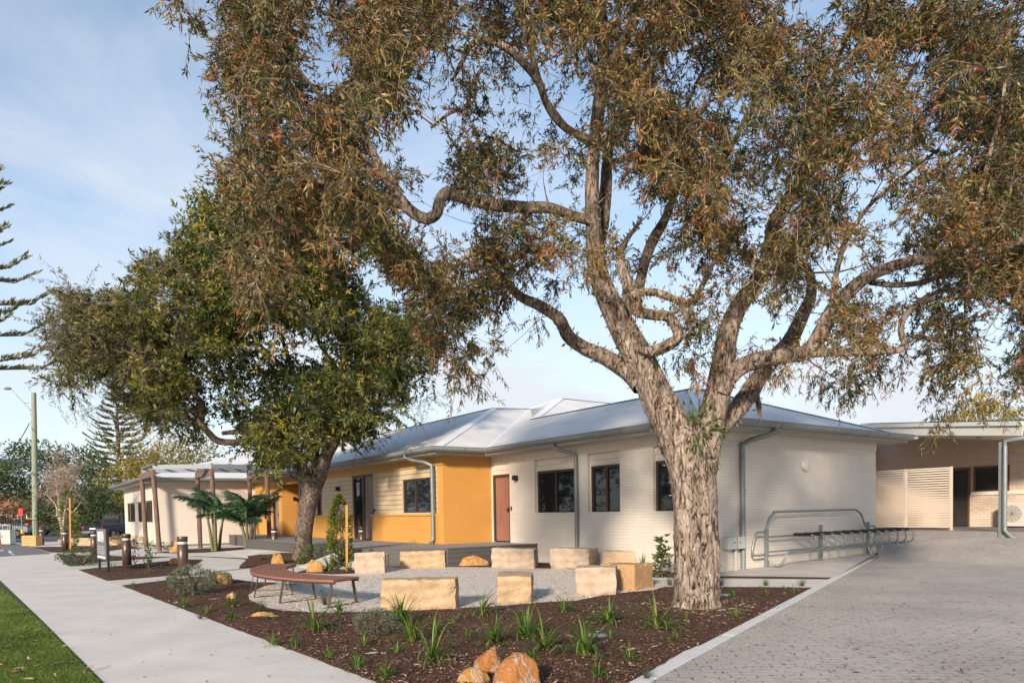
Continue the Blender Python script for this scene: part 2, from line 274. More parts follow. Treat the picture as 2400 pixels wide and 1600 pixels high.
def leafmat(name, stops, trans=.35, rough=.5, spec=.35):
    m, t, b = newmat(name); N = t.nodes.new; K = t.links.new
    at_ = N('ShaderNodeAttribute'); at_.attribute_name = 'rnd'
    r = N('ShaderNodeValToRGB'); cr = r.color_ramp; cr.elements[0].position = stops[0][0]; cr.elements[0].color = (*stops[0][1], 1); cr.elements[1].position = stops[-1][0]; cr.elements[1].color = (*stops[-1][1], 1)
    for p_, c in stops[1:-1]: e = cr.elements.new(p_); e.color = (*c, 1)
    K(at_.outputs['Fac'], r.inputs[0]); K(r.outputs[0], b.inputs['Base Color']); b.inputs['Roughness'].default_value = rough; b.inputs['Specular IOR Level'].default_value = spec
    if trans:
        tr = N('ShaderNodeBsdfTranslucent'); K(r.outputs[0], tr.inputs[0]); ms = N('ShaderNodeMixShader'); ms.inputs[0].default_value = trans
        K(b.outputs[0], ms.inputs[1]); K(tr.outputs[0], ms.inputs[2]); K(ms.outputs[0], t.nodes['Material Output'].inputs[0])
    return m
def barkmat(name, c1, c2, c3, scale=(5, 5, .9), bump=1.0, dist=.05):
    m, t, b = newmat(name); N = t.nodes.new; K = t.links.new; b.inputs['Roughness'].default_value = .85; b.inputs['Specular IOR Level'].default_value = .2
    tc = N('ShaderNodeTexCoord'); mp = N('ShaderNodeMapping'); mp.inputs['Scale'].default_value = scale; K(tc.outputs['Object'], mp.inputs[0])
    n = N('ShaderNodeTexNoise'); n.inputs['Scale'].default_value = 3; n.inputs['Detail'].default_value = 10; n.inputs['Roughness'].default_value = .68; n.inputs['Distortion'].default_value = 1.6; K(mp.outputs[0], n.inputs[0])
    r = N('ShaderNodeValToRGB'); cr = r.color_ramp; cr.elements[0].position = .40; cr.elements[0].color = (*c1, 1); cr.elements[1].position = .60; cr.elements[1].color = (*c3, 1); e = cr.elements.new(.475); e.color = (*c2, 1)
    K(n.outputs[0], r.inputs[0])
    n3 = N('ShaderNodeTexNoise'); n3.inputs['Scale'].default_value = .8; n3.inputs['Detail'].default_value = 5; K(mp.outputs[0], n3.inputs[0])
    r3 = N('ShaderNodeMapRange'); r3.inputs[1].default_value = .35; r3.inputs[2].default_value = .65; r3.inputs[3].default_value = .75; r3.inputs[4].default_value = 1.15; K(n3.outputs[0], r3.inputs[0])
    mm = N('ShaderNodeMix'); mm.data_type = 'RGBA'; mm.blend_type = 'MULTIPLY'; mm.inputs[0].default_value = 1; K(r.outputs[0], mm.inputs[6]); K(r3.outputs[0], mm.inputs[7]); K(mm.outputs[2], b.inputs['Base Color'])
    bp = N('ShaderNodeBump'); bp.inputs['Strength'].default_value = bump; bp.inputs['Distance'].default_value = dist; K(n.outputs[0], bp.inputs['Height']); K(bp.outputs[0], b.inputs['Normal'])
    return m
M_paper = barkmat('paperbark', (.045, .026, .018), (.25, .18, .138), (.50, .43, .37), (5, 5, 1.3), 1.0, .08)
M_branch = barkmat('paperbark_twig', (.09, .055, .04), (.24, .165, .12), (.42, .32, .24), (9, 9, 3), .5, .02)
M_bark2 = barkmat('grey_smooth_bark', (.045, .032, .026), (.115, .085, .07), (.23, .19, .16), (3, 3, 2.5), .7, .03)
M_flake = barkmat('bark_flake', (.09, .055, .04), (.25, .185, .145), (.42, .35, .29), (9, 9, 9), .2, .01)
M_leaf1 = leafmat('narrow_olive_leaf', [(0, (.022, .032, .011)), (.25, (.070, .076, .024)), (.55, (.185, .155, .05)), (.8, (.44, .29, .10)), (.88, (.24, .085, .036)), (1, (.31, .12, .05))], .3, .45, .5)
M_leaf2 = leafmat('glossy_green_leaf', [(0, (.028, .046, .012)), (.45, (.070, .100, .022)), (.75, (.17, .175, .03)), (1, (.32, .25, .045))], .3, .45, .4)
M_leaf3 = leafmat('dry_fine_leaf', [(0, (.07, .07, .028)), (.5, (.17, .145, .062)), (1, (.30, .24, .11))], .3)
M_leafy = leafmat('yellow_green_leaf', [(0, (.14, .12, .02)), (.5, (.34, .26, .05)), (1, (.52, .38, .09))], .35)
M_leafd = leafmat('dark_green_leaf', [(0, (.03, .055, .02)), (.6, (.075, .11, .04)), (1, (.16, .17, .06))], .3)
M_pine = leafmat('pine_foliage', [(0, (.08, .10, .05)), (.6, (.17, .18, .09)), (1, (.28, .25, .12))], .15)
M_palm = leafmat('palm_leaf', [(0, (.03, .085, .05)), (.6, (.07, .16, .08)), (1, (.17, .27, .11))], .25, .35, .5)
M_grass = leafmat('strap_grass', [(0, (.04, .09, .016)), (.5, (.10, .18, .028)), (.9, (.28, .31, .07)), (1, (.36, .27, .12))], .35)
M_dgrass = leafmat('blue_green_grass', [(0, (.035, .06, .03)), (.6, (.075, .11, .05)), (1, (.16, .17, .08))], .3)
M_turf = leafmat('turf_blade', [(0, (.065, .105, .02)), (.6, (.13, .20, .038)), (1, (.23, .27, .07))], .3)
M_litter = leafmat('leaf_litter', [(0, (.06, .028, .019)), (.45, (.185, .095, .062)), (.75, (.26, .17, .12)), (1, (.52, .42, .33))], 0, .9, .1)
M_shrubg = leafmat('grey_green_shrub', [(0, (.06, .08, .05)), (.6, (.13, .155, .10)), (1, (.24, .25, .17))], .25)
# ------------------------------------------------------------------ quads (leaves) in bulk
def quads(name, cen, d, n, ln, wd, rnd, mats, parent=None, shape=.35):
    """diamond leaves: centre base, direction d, side n"""
    k = len(cen); sd_ = np.cross(d, n); sd_ /= np.maximum(1e-6, np.linalg.norm(sd_, axis=1))[:, None]
    nn = np.cross(sd_, d)
    ln = np.broadcast_to(ln, k)[:, None]; wd = np.broadcast_to(wd, k)[:, None]
    a = cen; b_ = cen+d*ln*shape+sd_*wd/2; c = cen+d*ln-nn*ln*.08; e = cen+d*ln*shape-sd_*wd/2
    vs = np.stack([a, b_, c, e], 1).reshape(-1, 3)
    me = bpy.data.meshes.new(name); me.vertices.add(4*k); me.vertices.foreach_set('co', vs.ravel().astype('f'))
    me.loops.add(4*k); me.loops.foreach_set('vertex_index', np.arange(4*k, dtype='i'))
    me.polygons.add(k); me.polygons.foreach_set('loop_start', np.arange(0, 4*k, 4, dtype='i')); me.polygons.foreach_set('loop_total', np.full(k, 4, dtype='i'))
    me.update(calc_edges=True)
    at_ = me.attributes.new('rnd', 'FLOAT', 'FACE'); at_.data.foreach_set('value', np.asarray(rnd, dtype='f'))
    me.materials.append(mats); ob = bpy.data.objects.new(name, me); col.objects.link(ob)
    if parent is not None: ob.parent = parent
    return ob
def unit(a): return a/np.maximum(1e-9, np.linalg.norm(a, axis=1))[:, None]
def inpoly(px, py, poly):
    c = np.zeros(len(px), bool); j = len(poly)-1
    for i in range(len(poly)):
        xi, yi = poly[i]; xj, yj = poly[j]
        with np.errstate(divide='ignore', invalid='ignore'):
            c ^= ((yi > py) != (yj > py)) & (px < (xj-xi)*(py-yi)/(yj-yi+1e-12)+xi)
        j = i
    return c
# ------------------------------------------------------------------ the setting
from mathutils.geometry import delaunay_2d_cdt
def st(o, **k): return tag(o, kind='structure')
def sheet(name, pts, z, m):
    b = MB(); b.face([(p[0], p[1], z) for p in pts]); o = b.build(name, m); return st(o)
def gpts(px): return [G(x, y)[:2] for x, y in px]
sheet('ground', [(-1500, -1500), (1500, -1500), (1500, 1500), (-1500, 1500)], -.06, M_far)
sheet('path', [(-1.2, 3.2), (3, -4), (34, -4), (34, 46), (-8, 52), (-34, 46.5), (-27.2, 36), (-12.73, 17.64), (-7.11, 10.66), (-3.71, 6.4)], 0, M_concrete)
sheet('lawn', [(-60, -20), (10, -20), (3, -4), (-1.2, 3.2), (-3.71, 6.4), (-7.11, 10.66), (-12.73, 17.64), (-27.2, 36), (-60, 60)], -.012, M_lawn)
sheet('driveway', gpts([(-180, 1268), (0, 1271), (60, 1277), (117, 1294.5), (118, 1297), (0, 1304), (-180, 1318)]), .004, M_asph)
sheet('road', [(-120, 47), (-27, 47), (-22, 52), (30, 60), (30, 90), (-140, 90)], -.03, M_asph)
b = MB()
for q in [((18, 1291), (24, 1289.5), (30, 1296), (22, 1296)), ((26, 1299), (30, 1297.6), (35, 1299.5), (28, 1300.3)), ((0, 1289), (7, 1288), (9, 1290), (0, 1291))]:
    b.face([(*G(*p)[:2], .008) for p in q])
st(b.build('driveway_marking', M_white))
def bed(name, px, m=M_mulch, step=.14, amp=.03, z0=.006, world=False, zf=None):
    poly = [np.array(p[:2]) for p in (px if world else gpts(px))]
    pts = []
    for i in range(len(poly)):
        a, c = poly[i], poly[(i+1) % len(poly)]; L_ = np.linalg.norm(c-a); k = max(1, int(L_/(step*1.5)))
        for j in range(k):
            q = a+(c-a)*j/k
            if k > 1 and j: q = q+NP.uniform(-.012, .012, 2)
            pts.append(q)
    nb = len(pts); P_ = np.array(poly); x0, y0 = P_.min(0); x1, y1 = P_.max(0)
    gx, gy = np.meshgrid(np.arange(x0, x1, step), np.arange(y0, y1, step)); gx = gx.ravel()+NP.uniform(-.04, .04, gx.size)*step*5; gy = gy.ravel()+NP.uniform(-.04, .04, gy.size)*step*5
    B = np.array(pts); ok = inpoly(gx, gy, B); gi = np.c_[gx, gy][ok]
    if len(gi):
        d = np.min(np.linalg.norm(gi[:, None, :]-B[None], axis=2), axis=1); gi = gi[d > step*.6]; d = d[d > step*.6]
    else: d = []
    allp = [Vector(p) for p in pts]+[Vector(p) for p in gi]
    r = delaunay_2d_cdt(allp, [(i, (i+1) % nb) for i in range(nb)], [], 1, 1e-6)
    mb = MB(); vz = []
    dd = list(np.zeros(nb))+list(d)
    for i, p in enumerate(r[0]):
        k = r[3][i][0] if r[3][i] else 0; e = dd[k] if k < len(dd) else 0
        vz.append((p.x, p.y, (zf(p.x, p.y) if zf else 0)+z0+min(1, e/.3)*(amp*(.6+noise.noise((p.x*2.3, p.y*2.3, 0))+.5*noise.noise((p.x*9, p.y*9, 3)))) ))
    mb.add(vz, [tuple(f) for f in r[2]], 0, True)
    return st(mb.build(name, m)), poly
BEDS = {}
bedA = [(284, 1372), (413, 1357), (445, 1352), (480, 1351), (560, 1358), (600, 1364), (661, 1365), (620, 1373), (604, 1380), (583, 1392), (584, 1405), (600, 1413), (632, 1425), (664, 1431), (733, 1434), (785, 1436), (897, 1432), (1000, 1429), (1083, 1425), (1190, 1418), (1274, 1411), (1351, 1407.5), (1427, 1392), (1480, 1387), (1531, 1383), (1550, 1377), (1560, 1375), (1690, 1375), (1800, 1375.5), (1904, 1377), (1844, 1410.5), (1768, 1452.6), (1684, 1494.7), (1603, 1525), (1500, 1586.5)]
pA = [G(x, y)[:2] for x, y in bedA]+[np.array((.42, 4.95)), np.array((-.45, 5.25)), G(800, 1568)[:2], G(544, 1471)[:2]]
_, BEDS['A'] = bed('mulch_bed', pA, step=.10, world=True)
_, BEDS['B'] = bed('mulch_bed', [(183.7, 1335), (306, 1323), (400, 1313), (435, 1311), (474.5, 1311), (470, 1316), (462.5, 1320), (439, 1333), (425, 1342), (413, 1347), (340, 1353.7), (251.7, 1360.5)], step=.2)
_, BEDS['C'] = bed('mulch_bed', [(132.6, 1297.6), (190, 1301), (255, 1302), (316, 1304), (408, 1304.4), (380, 1306.5), (340, 1309.5), (238, 1316), (163, 1326.5), (150, 1318)], step=.3)
_, BEDS['D'] = bed('mulch_bed', [(73, 1281), (140, 1280.5), (204, 1279), (286, 1277), (340, 1284), (289, 1286), (255, 1291), (190, 1294), (119, 1294)], step=.5)
_, BEDS['E'] = bed('mulch_bed', [(354, 1295), (394, 1291), (476, 1284.5), (578, 1282), (625, 1283), (600, 1290), (561, 1292.5), (476, 1294.5), (410, 1296)], step=.4)
RB = .20                                                      # the ground rises this much towards the deck
bF = [(580, 1302, .08), (618, 1299, .15), (673, 1295, RB), (740, 1295.5, RB), (800, 1298, RB), (832, 1304, .16), (838, 1315, .04), (770, 1318.5, .01), (700, 1321, 0), (668, 1322, 0), (640, 1326, 0), (600, 1331, 0), (561, 1331, 0), (562, 1325.6, 0), (570, 1318, .01), (582, 1308, .05)]
bFw = [G(*q) for q in bF]
def zF(x, y):
    w_ = [1/((x-q[0])**2+(y-q[1])**2+1e-4)**1.5 for q in bFw]; return sum(a*q[2] for a, q in zip(w_, bFw))/sum(w_)
_, BEDS['F'] = bed('mulch_bed', bFw, step=.2, world=True, zf=zF)
m_ = MB(); rim = [bFw[15], bFw[0], bFw[1], bFw[2], bFw[3], bFw[4], bFw[5], bFw[6]]; bk_ = [S(20, -7.5, .01), S(20, -5.6, .06), S(19, -4.7, .16), S(16.5, -4.78, RB), S(12.6, -4.78, RB), S(10.4, -4.78, RB), S(8.2, -4.85, .30), S(7.6, -4.6, .12)]
for i_ in range(7): m_.face([rim[i_]+Z*.003, rim[i_+1]+Z*.003, bk_[i_+1], bk_[i_]], 0)
st(m_.build('path', M_concrete))
_, BEDS['G'] = bed('mulch_bed', [(694, 1341), (722, 1333), (770, 1327.5), (832, 1326), (860, 1330), (845, 1342), (826, 1343.5), (780, 1345.3), (748, 1343.8)], step=.2)
_, BEDS['H'] = bed('mulch_bed', [(905, 1322), (960, 1309), (1040, 1303), (1090, 1312), (1259, 1318), (1400, 1327), (1530, 1336), (1652, 1345), (1652, 1353), (1534, 1352.5), (1404, 1335), (1259, 1331), (1151, 1329), (1046, 1328), (937, 1328)], step=.3)
_, BEDS['I'] = bed('mulch_bed', [(1687, 1350), (1800, 1351), (1951, 1353.5), (1946, 1357), (1800, 1355.5), (1687, 1354.5)], step=.2, amp=.015)
_, PAD = bed('gravel_pad', [(661, 1364.6), (621, 1372.5), (605, 1379.7), (582, 1392.8), (582, 1404.3), (599, 1411.6), (632, 1424.6), (664, 1431), (733, 1433.5), (785, 1435.4), (897, 1431), (1083, 1424), (1274, 1410.7), (1351, 1407), (1427, 1391.6), (1531, 1382), (1560, 1372), (1534, 1352), (1404, 1335), (1259, 1331), (1151, 1329), (1046, 1328), (937, 1329), (903, 1342), (840, 1346), (760, 1349.5), (700, 1355)], M_gravel, step=.4, amp=.006, z0=.004)
for n_, px in (('pebble_path', [(251.7, 1361), (340, 1354), (413, 1347.4), (470, 1342), (470, 1350), (413, 1356.5), (284, 1371.5)]), ('pebble_path', [(163, 1327), (238, 1316.4), (340, 1310), (408, 1305), (470, 1303), (474, 1310.5), (435, 1310.5), (306, 1322.5), (184, 1334.6)])):
    sheet(n_, gpts(px), .005, M_agg)
# kerb
KL = [(1400, 1640), (1500, 1586.5), (1603, 1525), (1684, 1494.7), (1768, 1452.6), (1844, 1410.5), (1905.7, 1376), (1951, 1353.5), (2050, 1301.5)]
KR = [(1450, 1645), (1527, 1600), (1622, 1545), (1708, 1498), (1792, 1455), (1883, 1408.6), (1932, 1379), (1974.5, 1353), (2066, 1301.6)]
k0 = G(1500, 1587)[:2]; k1 = G(2050, 1301.5)[:2]; kd = (k1-k0)/np.linalg.norm(k1-k0); kn = np.array([kd[1], -kd[0]])
b = MB()
for i in range(-5, 9):
    a = k0+kd*(i*2.4+.006); c = k0+kd*(i*2.4+2.394)
    if i == 8: continue
    b.box((*((a+c)/2+kn*.075), .0), np.linalg.norm(c-a), .15, .024, (*kd, 0), (*kn, 0))
st(b.build('kerb', M_kerb, bevel=.003))
# paving, rising towards the rear porch
b = MB(); n_t, n_n = 96, 70; o_ = k0+kn*.152
vs = []; 
for i in range(n_t):
    for j in range(n_n):
        q = o_+kd*(-10+i*.45)+kn*(j*.45); vs.append((q[0], q[1], gh(*q)+.006))
b.add(vs, [(i*n_n+j, i*n_n+j+1, (i+1)*n_n+j+1, (i+1)*n_n+j) for i in range(n_t-1) for j in range(n_n-1)], 0, True)
# metric uv
st(b.build('paving', M_pave))
b = MB(); vs = [];
for i in range(14):
    for j in range(26):
        q = S(4.0-j*.35-.0, 7.55+i*.35, 0); vs.append((q[0], q[1], gh(q[0], q[1])+.003))
b.add(vs, [(i*26+j, (i+1)*26+j, (i+1)*26+j+1, i*26+j+1) for i in range(13) for j in range(25) if vs[i*26+j][0] < 40], 0, True); st(b.build('paving', M_pave))
ap = [S(0, 0, 0), S(0, 7.5, 0)] ; a2 = [S(.0, 7.6, 0)[:2], G(2064, 1302)[:2], G(1960, 1351)[:2], G(1951, 1353.5)[:2], G(1800, 1351)[:2], G(1687, 1350)[:2], G(1650, 1349)[:2], S(0, 0, 0)[:2]]
b = MB(); b.face([(p[0], p[1], .010+gh(*p)) for p in a2][::-1]); st(b.build('apron', M_apron))
# litter, chips, grass blades
def scatter_px(n, poly_px=None, poly=None, box=None):
    if poly is None: poly = gpts(poly_px)
    P_ = np.array([p[:2] for p in poly]); pp = np.array([proj(p) for p in P_]); lo, hi = pp.min(0), pp.max(0)
    lo = np.maximum(lo, [-40, 0]); hi = np.minimum(hi, [2440, 1640])
    res = []; tot = 0
    while tot < n:
        x = NP.uniform(lo[0], hi[0], n*3); y = NP.uniform(lo[1], hi[1], n*3)
        d = CF[None]*F+CR[None]*(x-1200)[:, None]-CU[None]*(y-CY)[:, None]; t = -H/d[:, 2]; q = d[:, :2]*t[:, None]; q = q[t > 0]
        q = q[inpoly(q[:, 0], q[:, 1], P_)]; res.append(q); tot += len(q)
        if len(q) == 0: break
    return np.concatenate(res)[:n]
def proj(p):
    q = np.array([p[0], p[1], p[2] if len(p) > 2 else 0.])-[0, 0, H]; w_ = q@CF
    return 1200+F*(q@CR)/w_, CY-F*(q@CU)/w_
def litter(name, q, z, lmin, lmax, wr, lo=0., hi=1., power=1., tilt=.25, m=M_litter):
    k = len(q); a = NP.uniform(0, 2*math.pi, k); d = unit(np.c_[np.cos(a), np.sin(a), NP.normal(0, tilt, k)]); n = unit(np.c_[NP.normal(0, .35, k), NP.normal(0, .35, k), np.ones(k)])
    ln = NP.uniform(lmin, lmax, k)
    o = quads(name, np.c_[q, z+NP.uniform(0, .012, k)], d, n, ln, ln*wr*NP.uniform(.6, 1.4, k), lo+(hi-lo)*NP.uniform(0, 1, k)**power, m)
    return tag(o, kind='stuff')
qg = scatter_px(15000, poly=PAD); o = litter('gravel_stones', qg, .006, .012, .035, .75, .2, 1, .8, tilt=.1, m=leafmat('gravel_stone', [(0, (.30, .25, .21)), (.5, (.62, .56, .49)), (1, (.86, .82, .76))], 0, .9, .1)); o['label'] = 'loose pale gravel of the seating circle'
qs = np.concatenate([scatter_px(34000, poly=BEDS['A'])]+[scatter_px(1500, poly=BEDS[k]) for k in 'BCFGH'])
o = litter('mulch_chips', qs, .028, .012, .055, .28, 0, 1, 2.3); o['label'] = 'brown wood chips and bark covering the beds'
o = litter('dry_leaves', np.concatenate([scatter_px(900, poly=BEDS['A']), scatter_px(1500, poly=PAD)]), .03, .04, .12, .18, .55, 1); o['label'] = 'pale dry leaves lying on the mulch and gravel'
pv = [(1960, 1360), (2060, 1305), (2120, 1262), (2400, 1275), (2440, 1640), (1480, 1640)]
qp = scatter_px(520, pv); k = len(qp); zz = np.array([gh(*p) for p in qp])
o = litter('fallen_leaves', qp, .012, .03, .085, .22, .0, .9); o['label'] = 'dead leaves scattered over the grey paving'
me = o.data; co = np.zeros(len(me.vertices)*3, 'f'); me.vertices.foreach_get('co', co); co = co.reshape(-1, 3); co[:, 2] += np.repeat(zz, 4); me.vertices.foreach_set('co', co.ravel())
o = litter('path_leaves', scatter_px(110, [(0, 1310), (390, 1290), (700, 1530), (860, 1600), (260, 1600), (0, 1359)]), .006, .025, .06, .25, 0, .7); o['label'] = 'few small dead leaves on the concrete path'
aa = NP.uniform(0, 6.28, 700); rr_ = .42+np.abs(NP.normal(0, .45, 700)); o = litter('bark_litter', np.c_[2.76+np.cos(aa)*rr_, 10.6+np.sin(aa)*rr_], .03, .03, .11, .22, .6, 1, 1, tilt=.15); o['label'] = 'shed strips of bark around the foot of the big trunk'
# turf
lp = [(-12.9, 17.6), (-7.16, 10.66), (-3.76, 6.4), (-1.2, 3.2), (-4, 2), (-16, 17.5)]
q = scatter_px(70000, poly=[np.array(p) for p in lp]); k = len(q); a = NP.uniform(0, 6.28, k); d = unit(np.c_[np.cos(a)*.55, np.sin(a)*.55, NP.uniform(.35, 1, k)])
patch = np.array([noise.noise((p[0]*1.4, p[1]*1.4, 0)) for p in q])
o = quads('grass', np.c_[q, np.full(k, -.012)], d, unit(np.c_[-np.sin(a), np.cos(a), np.zeros(k)]), NP.uniform(.025, .06, k), .006, np.clip(.45+.5*patch+NP.normal(0, .2, k), 0, 1), M_turf); tag(o, kind='stuff'); o['label'] = 'short mown lawn beside the concrete path'
o = litter('lawn_leaves', scatter_px(150, poly=[np.array(p) for p in lp]), .03, .06, .13, .2, .5, 1); o['label'] = 'dry brown leaves lying on the lawn'
# ------------------------------------------------------------------ main building
bd = empty('main_building', S(0, 0, 0), 'long single-storey building with cream and mustard brick walls and a zinc hip roof', 'building')
B_ = dict(parent=bd)
def bbuild(mb, name, m, parent=None, bevel=0):
    """world-space mesh made a child of the building"""
    mb.v = [tuple(np.array(p)-np.array(bd.location)) for p in mb.v] if parent is None else [tuple(np.array(p)-np.array(bd.location)) for p in mb.v]
    return mb.build(name, m, parent or bd, bevel=bevel)
def wall(mb, o, e, nrm, L0, L1, z0, z1, holes=(), mi=0, rev=.09):
    """wall sheet from o along e, facing nrm, with rectangular openings (a0,a1,z0,z1) and inward reveals"""
    o = np.array(o, float); xs = sorted({L0, L1}|{h[i] for h in holes for i in (0, 1)}); zs = sorted({z0, z1}|{h[i] for h in holes for i in (2, 3)})
    Q = lambda a, z, d=0: o+e*a+Z*z-nrm*d
    flip = np.cross(e, Z)@nrm < 0
    def fc(p, **k): mb.face(p[::-1] if flip else p, mi, e=k.get('e', e))
    for i in range(len(xs)-1):
        for j in range(len(zs)-1):
            a, c, z, y = xs[i], xs[i+1], zs[j], zs[j+1]; mx_, mz = (a+c)/2, (z+y)/2
            if mx_ < L0 or mx_ > L1 or mz < z0 or mz > z1: continue
            if any(h[0] < mx_ < h[1] and h[2] < mz < h[3] for h in holes): continue
            fc([Q(a, z), Q(c, z), Q(c, y), Q(a, y)])
    for a, c, z, y in holes:
        for p in ([Q(a, z), Q(a, y), Q(a, y, rev), Q(a, z, rev)], [Q(c, z), Q(c, z, rev), Q(c, y, rev), Q(c, y)], [Q(a, z), Q(a, z, rev), Q(c, z, rev), Q(c, z)], [Q(a, y), Q(c, y), Q(c, y, rev), Q(a, y, rev)]):
            mb.face(p if not flip else p[::-1], mi, e=(nrm if abs(np.dot(p[1]-p[0], Z)) > 1e-6 or abs(np.dot(p[3]-p[0], Z)) > 1e-6 else e))
def window(o, e, nrm, a0, a1, z0, z1, depth=.062, splits=(.5,), fr=.05):
    a0 -= .024; a1 += .024; z0 -= .04; z1 += .024; fr += .022
    """aluminium window standing in its opening: part window > frame, pane"""
    o = np.array(o, float); Q = lambda a, z, d: o+e*a+Z*z-nrm*d
    m = MB()
    m.box(Q((a0+a1)/2, z0+fr/2, depth), a1-a0, .07, fr, e, nrm, Z); m.box(Q((a0+a1)/2, z1-fr/2, depth), a1-a0, .07, fr, e, nrm, Z)
    for a in (a0+fr/2, a1-fr/2): m.box(Q(a, (z0+z1)/2, depth), fr, .068, z1-z0-2*fr, e, nrm, Z)
    for s_ in splits:
        a = a0+(a1-a0)*s_; m.box(Q(a, (z0+z1)/2, depth+.004), fr*.9, .06, z1-z0-2*fr, e, nrm, Z)
    wo = bbuild(m, 'window', M_frame, bevel=.004)
    g = MB(); g.box(Q((a0+a1)/2, (z0+z1)/2, depth+.02), a1-a0-fr*1.2, .008, z1-z0-fr*1.2, e, nrm, Z); bbuild(g, 'pane', M_glass, wo)
    return wo
def door(o, e, nrm, a0, a1, z0, z1, m_leaf, depth=.07, fr=.06, grooves=0):
    a0 -= .022; a1 += .022; z1 += .024; fr += .02
    o = np.array(o, float); Q = lambda a, z, d: o+e*a+Z*z-nrm*d; m = MB()
    m.box(Q((a0+a1)/2, z1-fr/2, depth), a1-a0, .10, fr, e, nrm, Z)
    for a in (a0+fr/2, a1-fr/2): m.box(Q(a, (z0+z1-fr)/2, depth), fr, .10, z1-z0-fr, e, nrm, Z)
    d = bbuild(m, 'door', M_frame, bevel=.004)
    l = MB(); l.box(Q((a0+a1)/2, (z0+z1-fr)/2+.01, depth+.02), a1-a0-2*fr-.006, .045, z1-z0-fr-.025, e, nrm, Z)
    for k in range(grooves): l.box(Q(a0+fr+(a1-a0-2*fr)*(k+.5)/grooves, (z0+z1)/2, depth-.004), .012, .008, z1-z0-.5, e, nrm, Z)
    bbuild(l, 'door_leaf', m_leaf, d)
    h = MB(); h.box(Q(a0+fr+.07, z0+1.0, depth-.03), .05, .04, .14, e, nrm, Z); h.tube([Q(a0+fr+.07, z0+1.0, depth-.06), Q(a0+fr+.17, z0+1.0, depth-.06)], .011); bbuild(h, 'handle', M_black, d)
    return d
def cube_lamp(p, e, nrm):
    m = MB(); m.box(np.array(p)+nrm*.03, .10, .06, .17, e, nrm, Z); m.box(np.array(p)+nrm*.12, .10, .11, .12, e, nrm, Z); m.box(np.array(p)+nrm*.12+Z*.075, .085, .09, .03, e, nrm, Z)
    return bbuild(m, 'wall_lamp', M_black, bevel=.004)
nV, nU = -V, -U
# ---- cream wing, street front (v = 0)
E_ = 8.57
O = S(0, 0, 0)
wh = [(2.69, 3.92, 1.40, 3.0), (.36, 1.54, 1.40, 3.0), (4.35, 6.27, 1.40, 3.0), (7.56, 8.50, .0, 3.0)]
m = MB(); wall(m, O, U, nV, 0, E_, -.12, 3.26, wh, rev=.10)
# ---- cream wing, side (u = 0)
wall(m, O, V, nU, 0, 7.5, -.12, 3.28)
wall(m, S(0, 7.5, 0), U, V, 0, 12, -.12, 3.28)
bbuild(m, 'cream_brick_wall', M_cream)
m = MB()
for a0, a1 in ((0, E_),):
    m.box(S((a0+a1)/2, -.008, 3.13), a1-a0+.03, .03, .26, U, V, Z)
m.box(S(-.008, 3.75, 3.17), 7.53, .03, .22, V, U, Z)
for (a0, a1, z0, z1), wa, wz in ((wh[0], (2.69, 3.78), 2.63), (wh[1], (.36, 1.46), 2.61), (wh[2], (4.35, 6.15), 2.63)):
    m.box(S((a0+a1)/2, .095, (z1+wz)/2), a1-a0, .03, z1-wz, U, V, Z)          # boarded panel over the window
    m.box(S((a0+a1)/2, .078, wz+(z1-wz)*.52), a1-a0, .01, .012, U, V, Z, 1)
    m.box(S((wa[1]+a1)/2, .095, (z0+wz)/2), a1-wa[1], .03, wz-z0, U, V, Z)
    m.box(S((a0+a1)/2, .05, z0+.012), a1-a0-.002, .10, .05, U, V, Z)
m.box(S(8.03, .06, 2.82), .94, .04, .36, U, V, Z); m.box(S(8.03, .038, 2.80), .94, .01, .012, U, V, Z, 1)
bbuild(m, 'trim_board', [M_trim, M_ytrim], bevel=.003)
window(O, U, nV, 4.35, 6.15, 1.43, 2.63, splits=(.54,)); window(O, U, nV, 2.69, 3.78, 1.43, 2.64, splits=(.48,)); window(O, U, nV, .36, 1.46, 1.42, 2.62, splits=(.5,))
door(O, U, nV, 7.57, 8.48, .54, 2.64, M_door)
cube_lamp(S(7.14, 0, 2.50), U, nV)
# bulkhead light on the side wall
m = MB(); c = S(0, 3.93, 2.54)
for r0, r1, d0, d1, mi in ((.15, .15, 0, .05, 0), (.15, .135, .05, .075, 0), (.135, .0, .075, .10, 0)):
    n = 28; va = [c+nU*d0+(V*math.cos(2*math.pi*k/n)+Z*math.sin(2*math.pi*k/n))*r0 for k in range(n)]+[c+nU*d1+(V*math.cos(2*math.pi*k/n)+Z*math.sin(2*math.pi*k/n))*r1 for k in range(n)]
    m.add(va, [(k, (k+1) % n, n+(k+1) % n, n+k) for k in range(n)], mi, True)
wl = bbuild(m, 'wall_lamp', M_lens)
# meter box with conduits
m = MB(); m.box(S(-.10, .90, .675), .62, .20, .28, V, U, Z); m.box(S(-.205, .90, .675), .008, .008, .27, V, U, Z, 1)
for a in (.81, 1.02): m.box(S(-.206, a, .68), .03, .012, .03, V, U, Z, 1)
for a, r in ((.70, .018), (.76, .018), (1.03, .045)): m.tube([S(-.06, a, .56), S(-.06, a, -.02)], r, 10)
bbuild(m, 'meter_box', [mat('grey_box', (.42, .43, .42), .5, var=.04), M_black], bevel=.004)
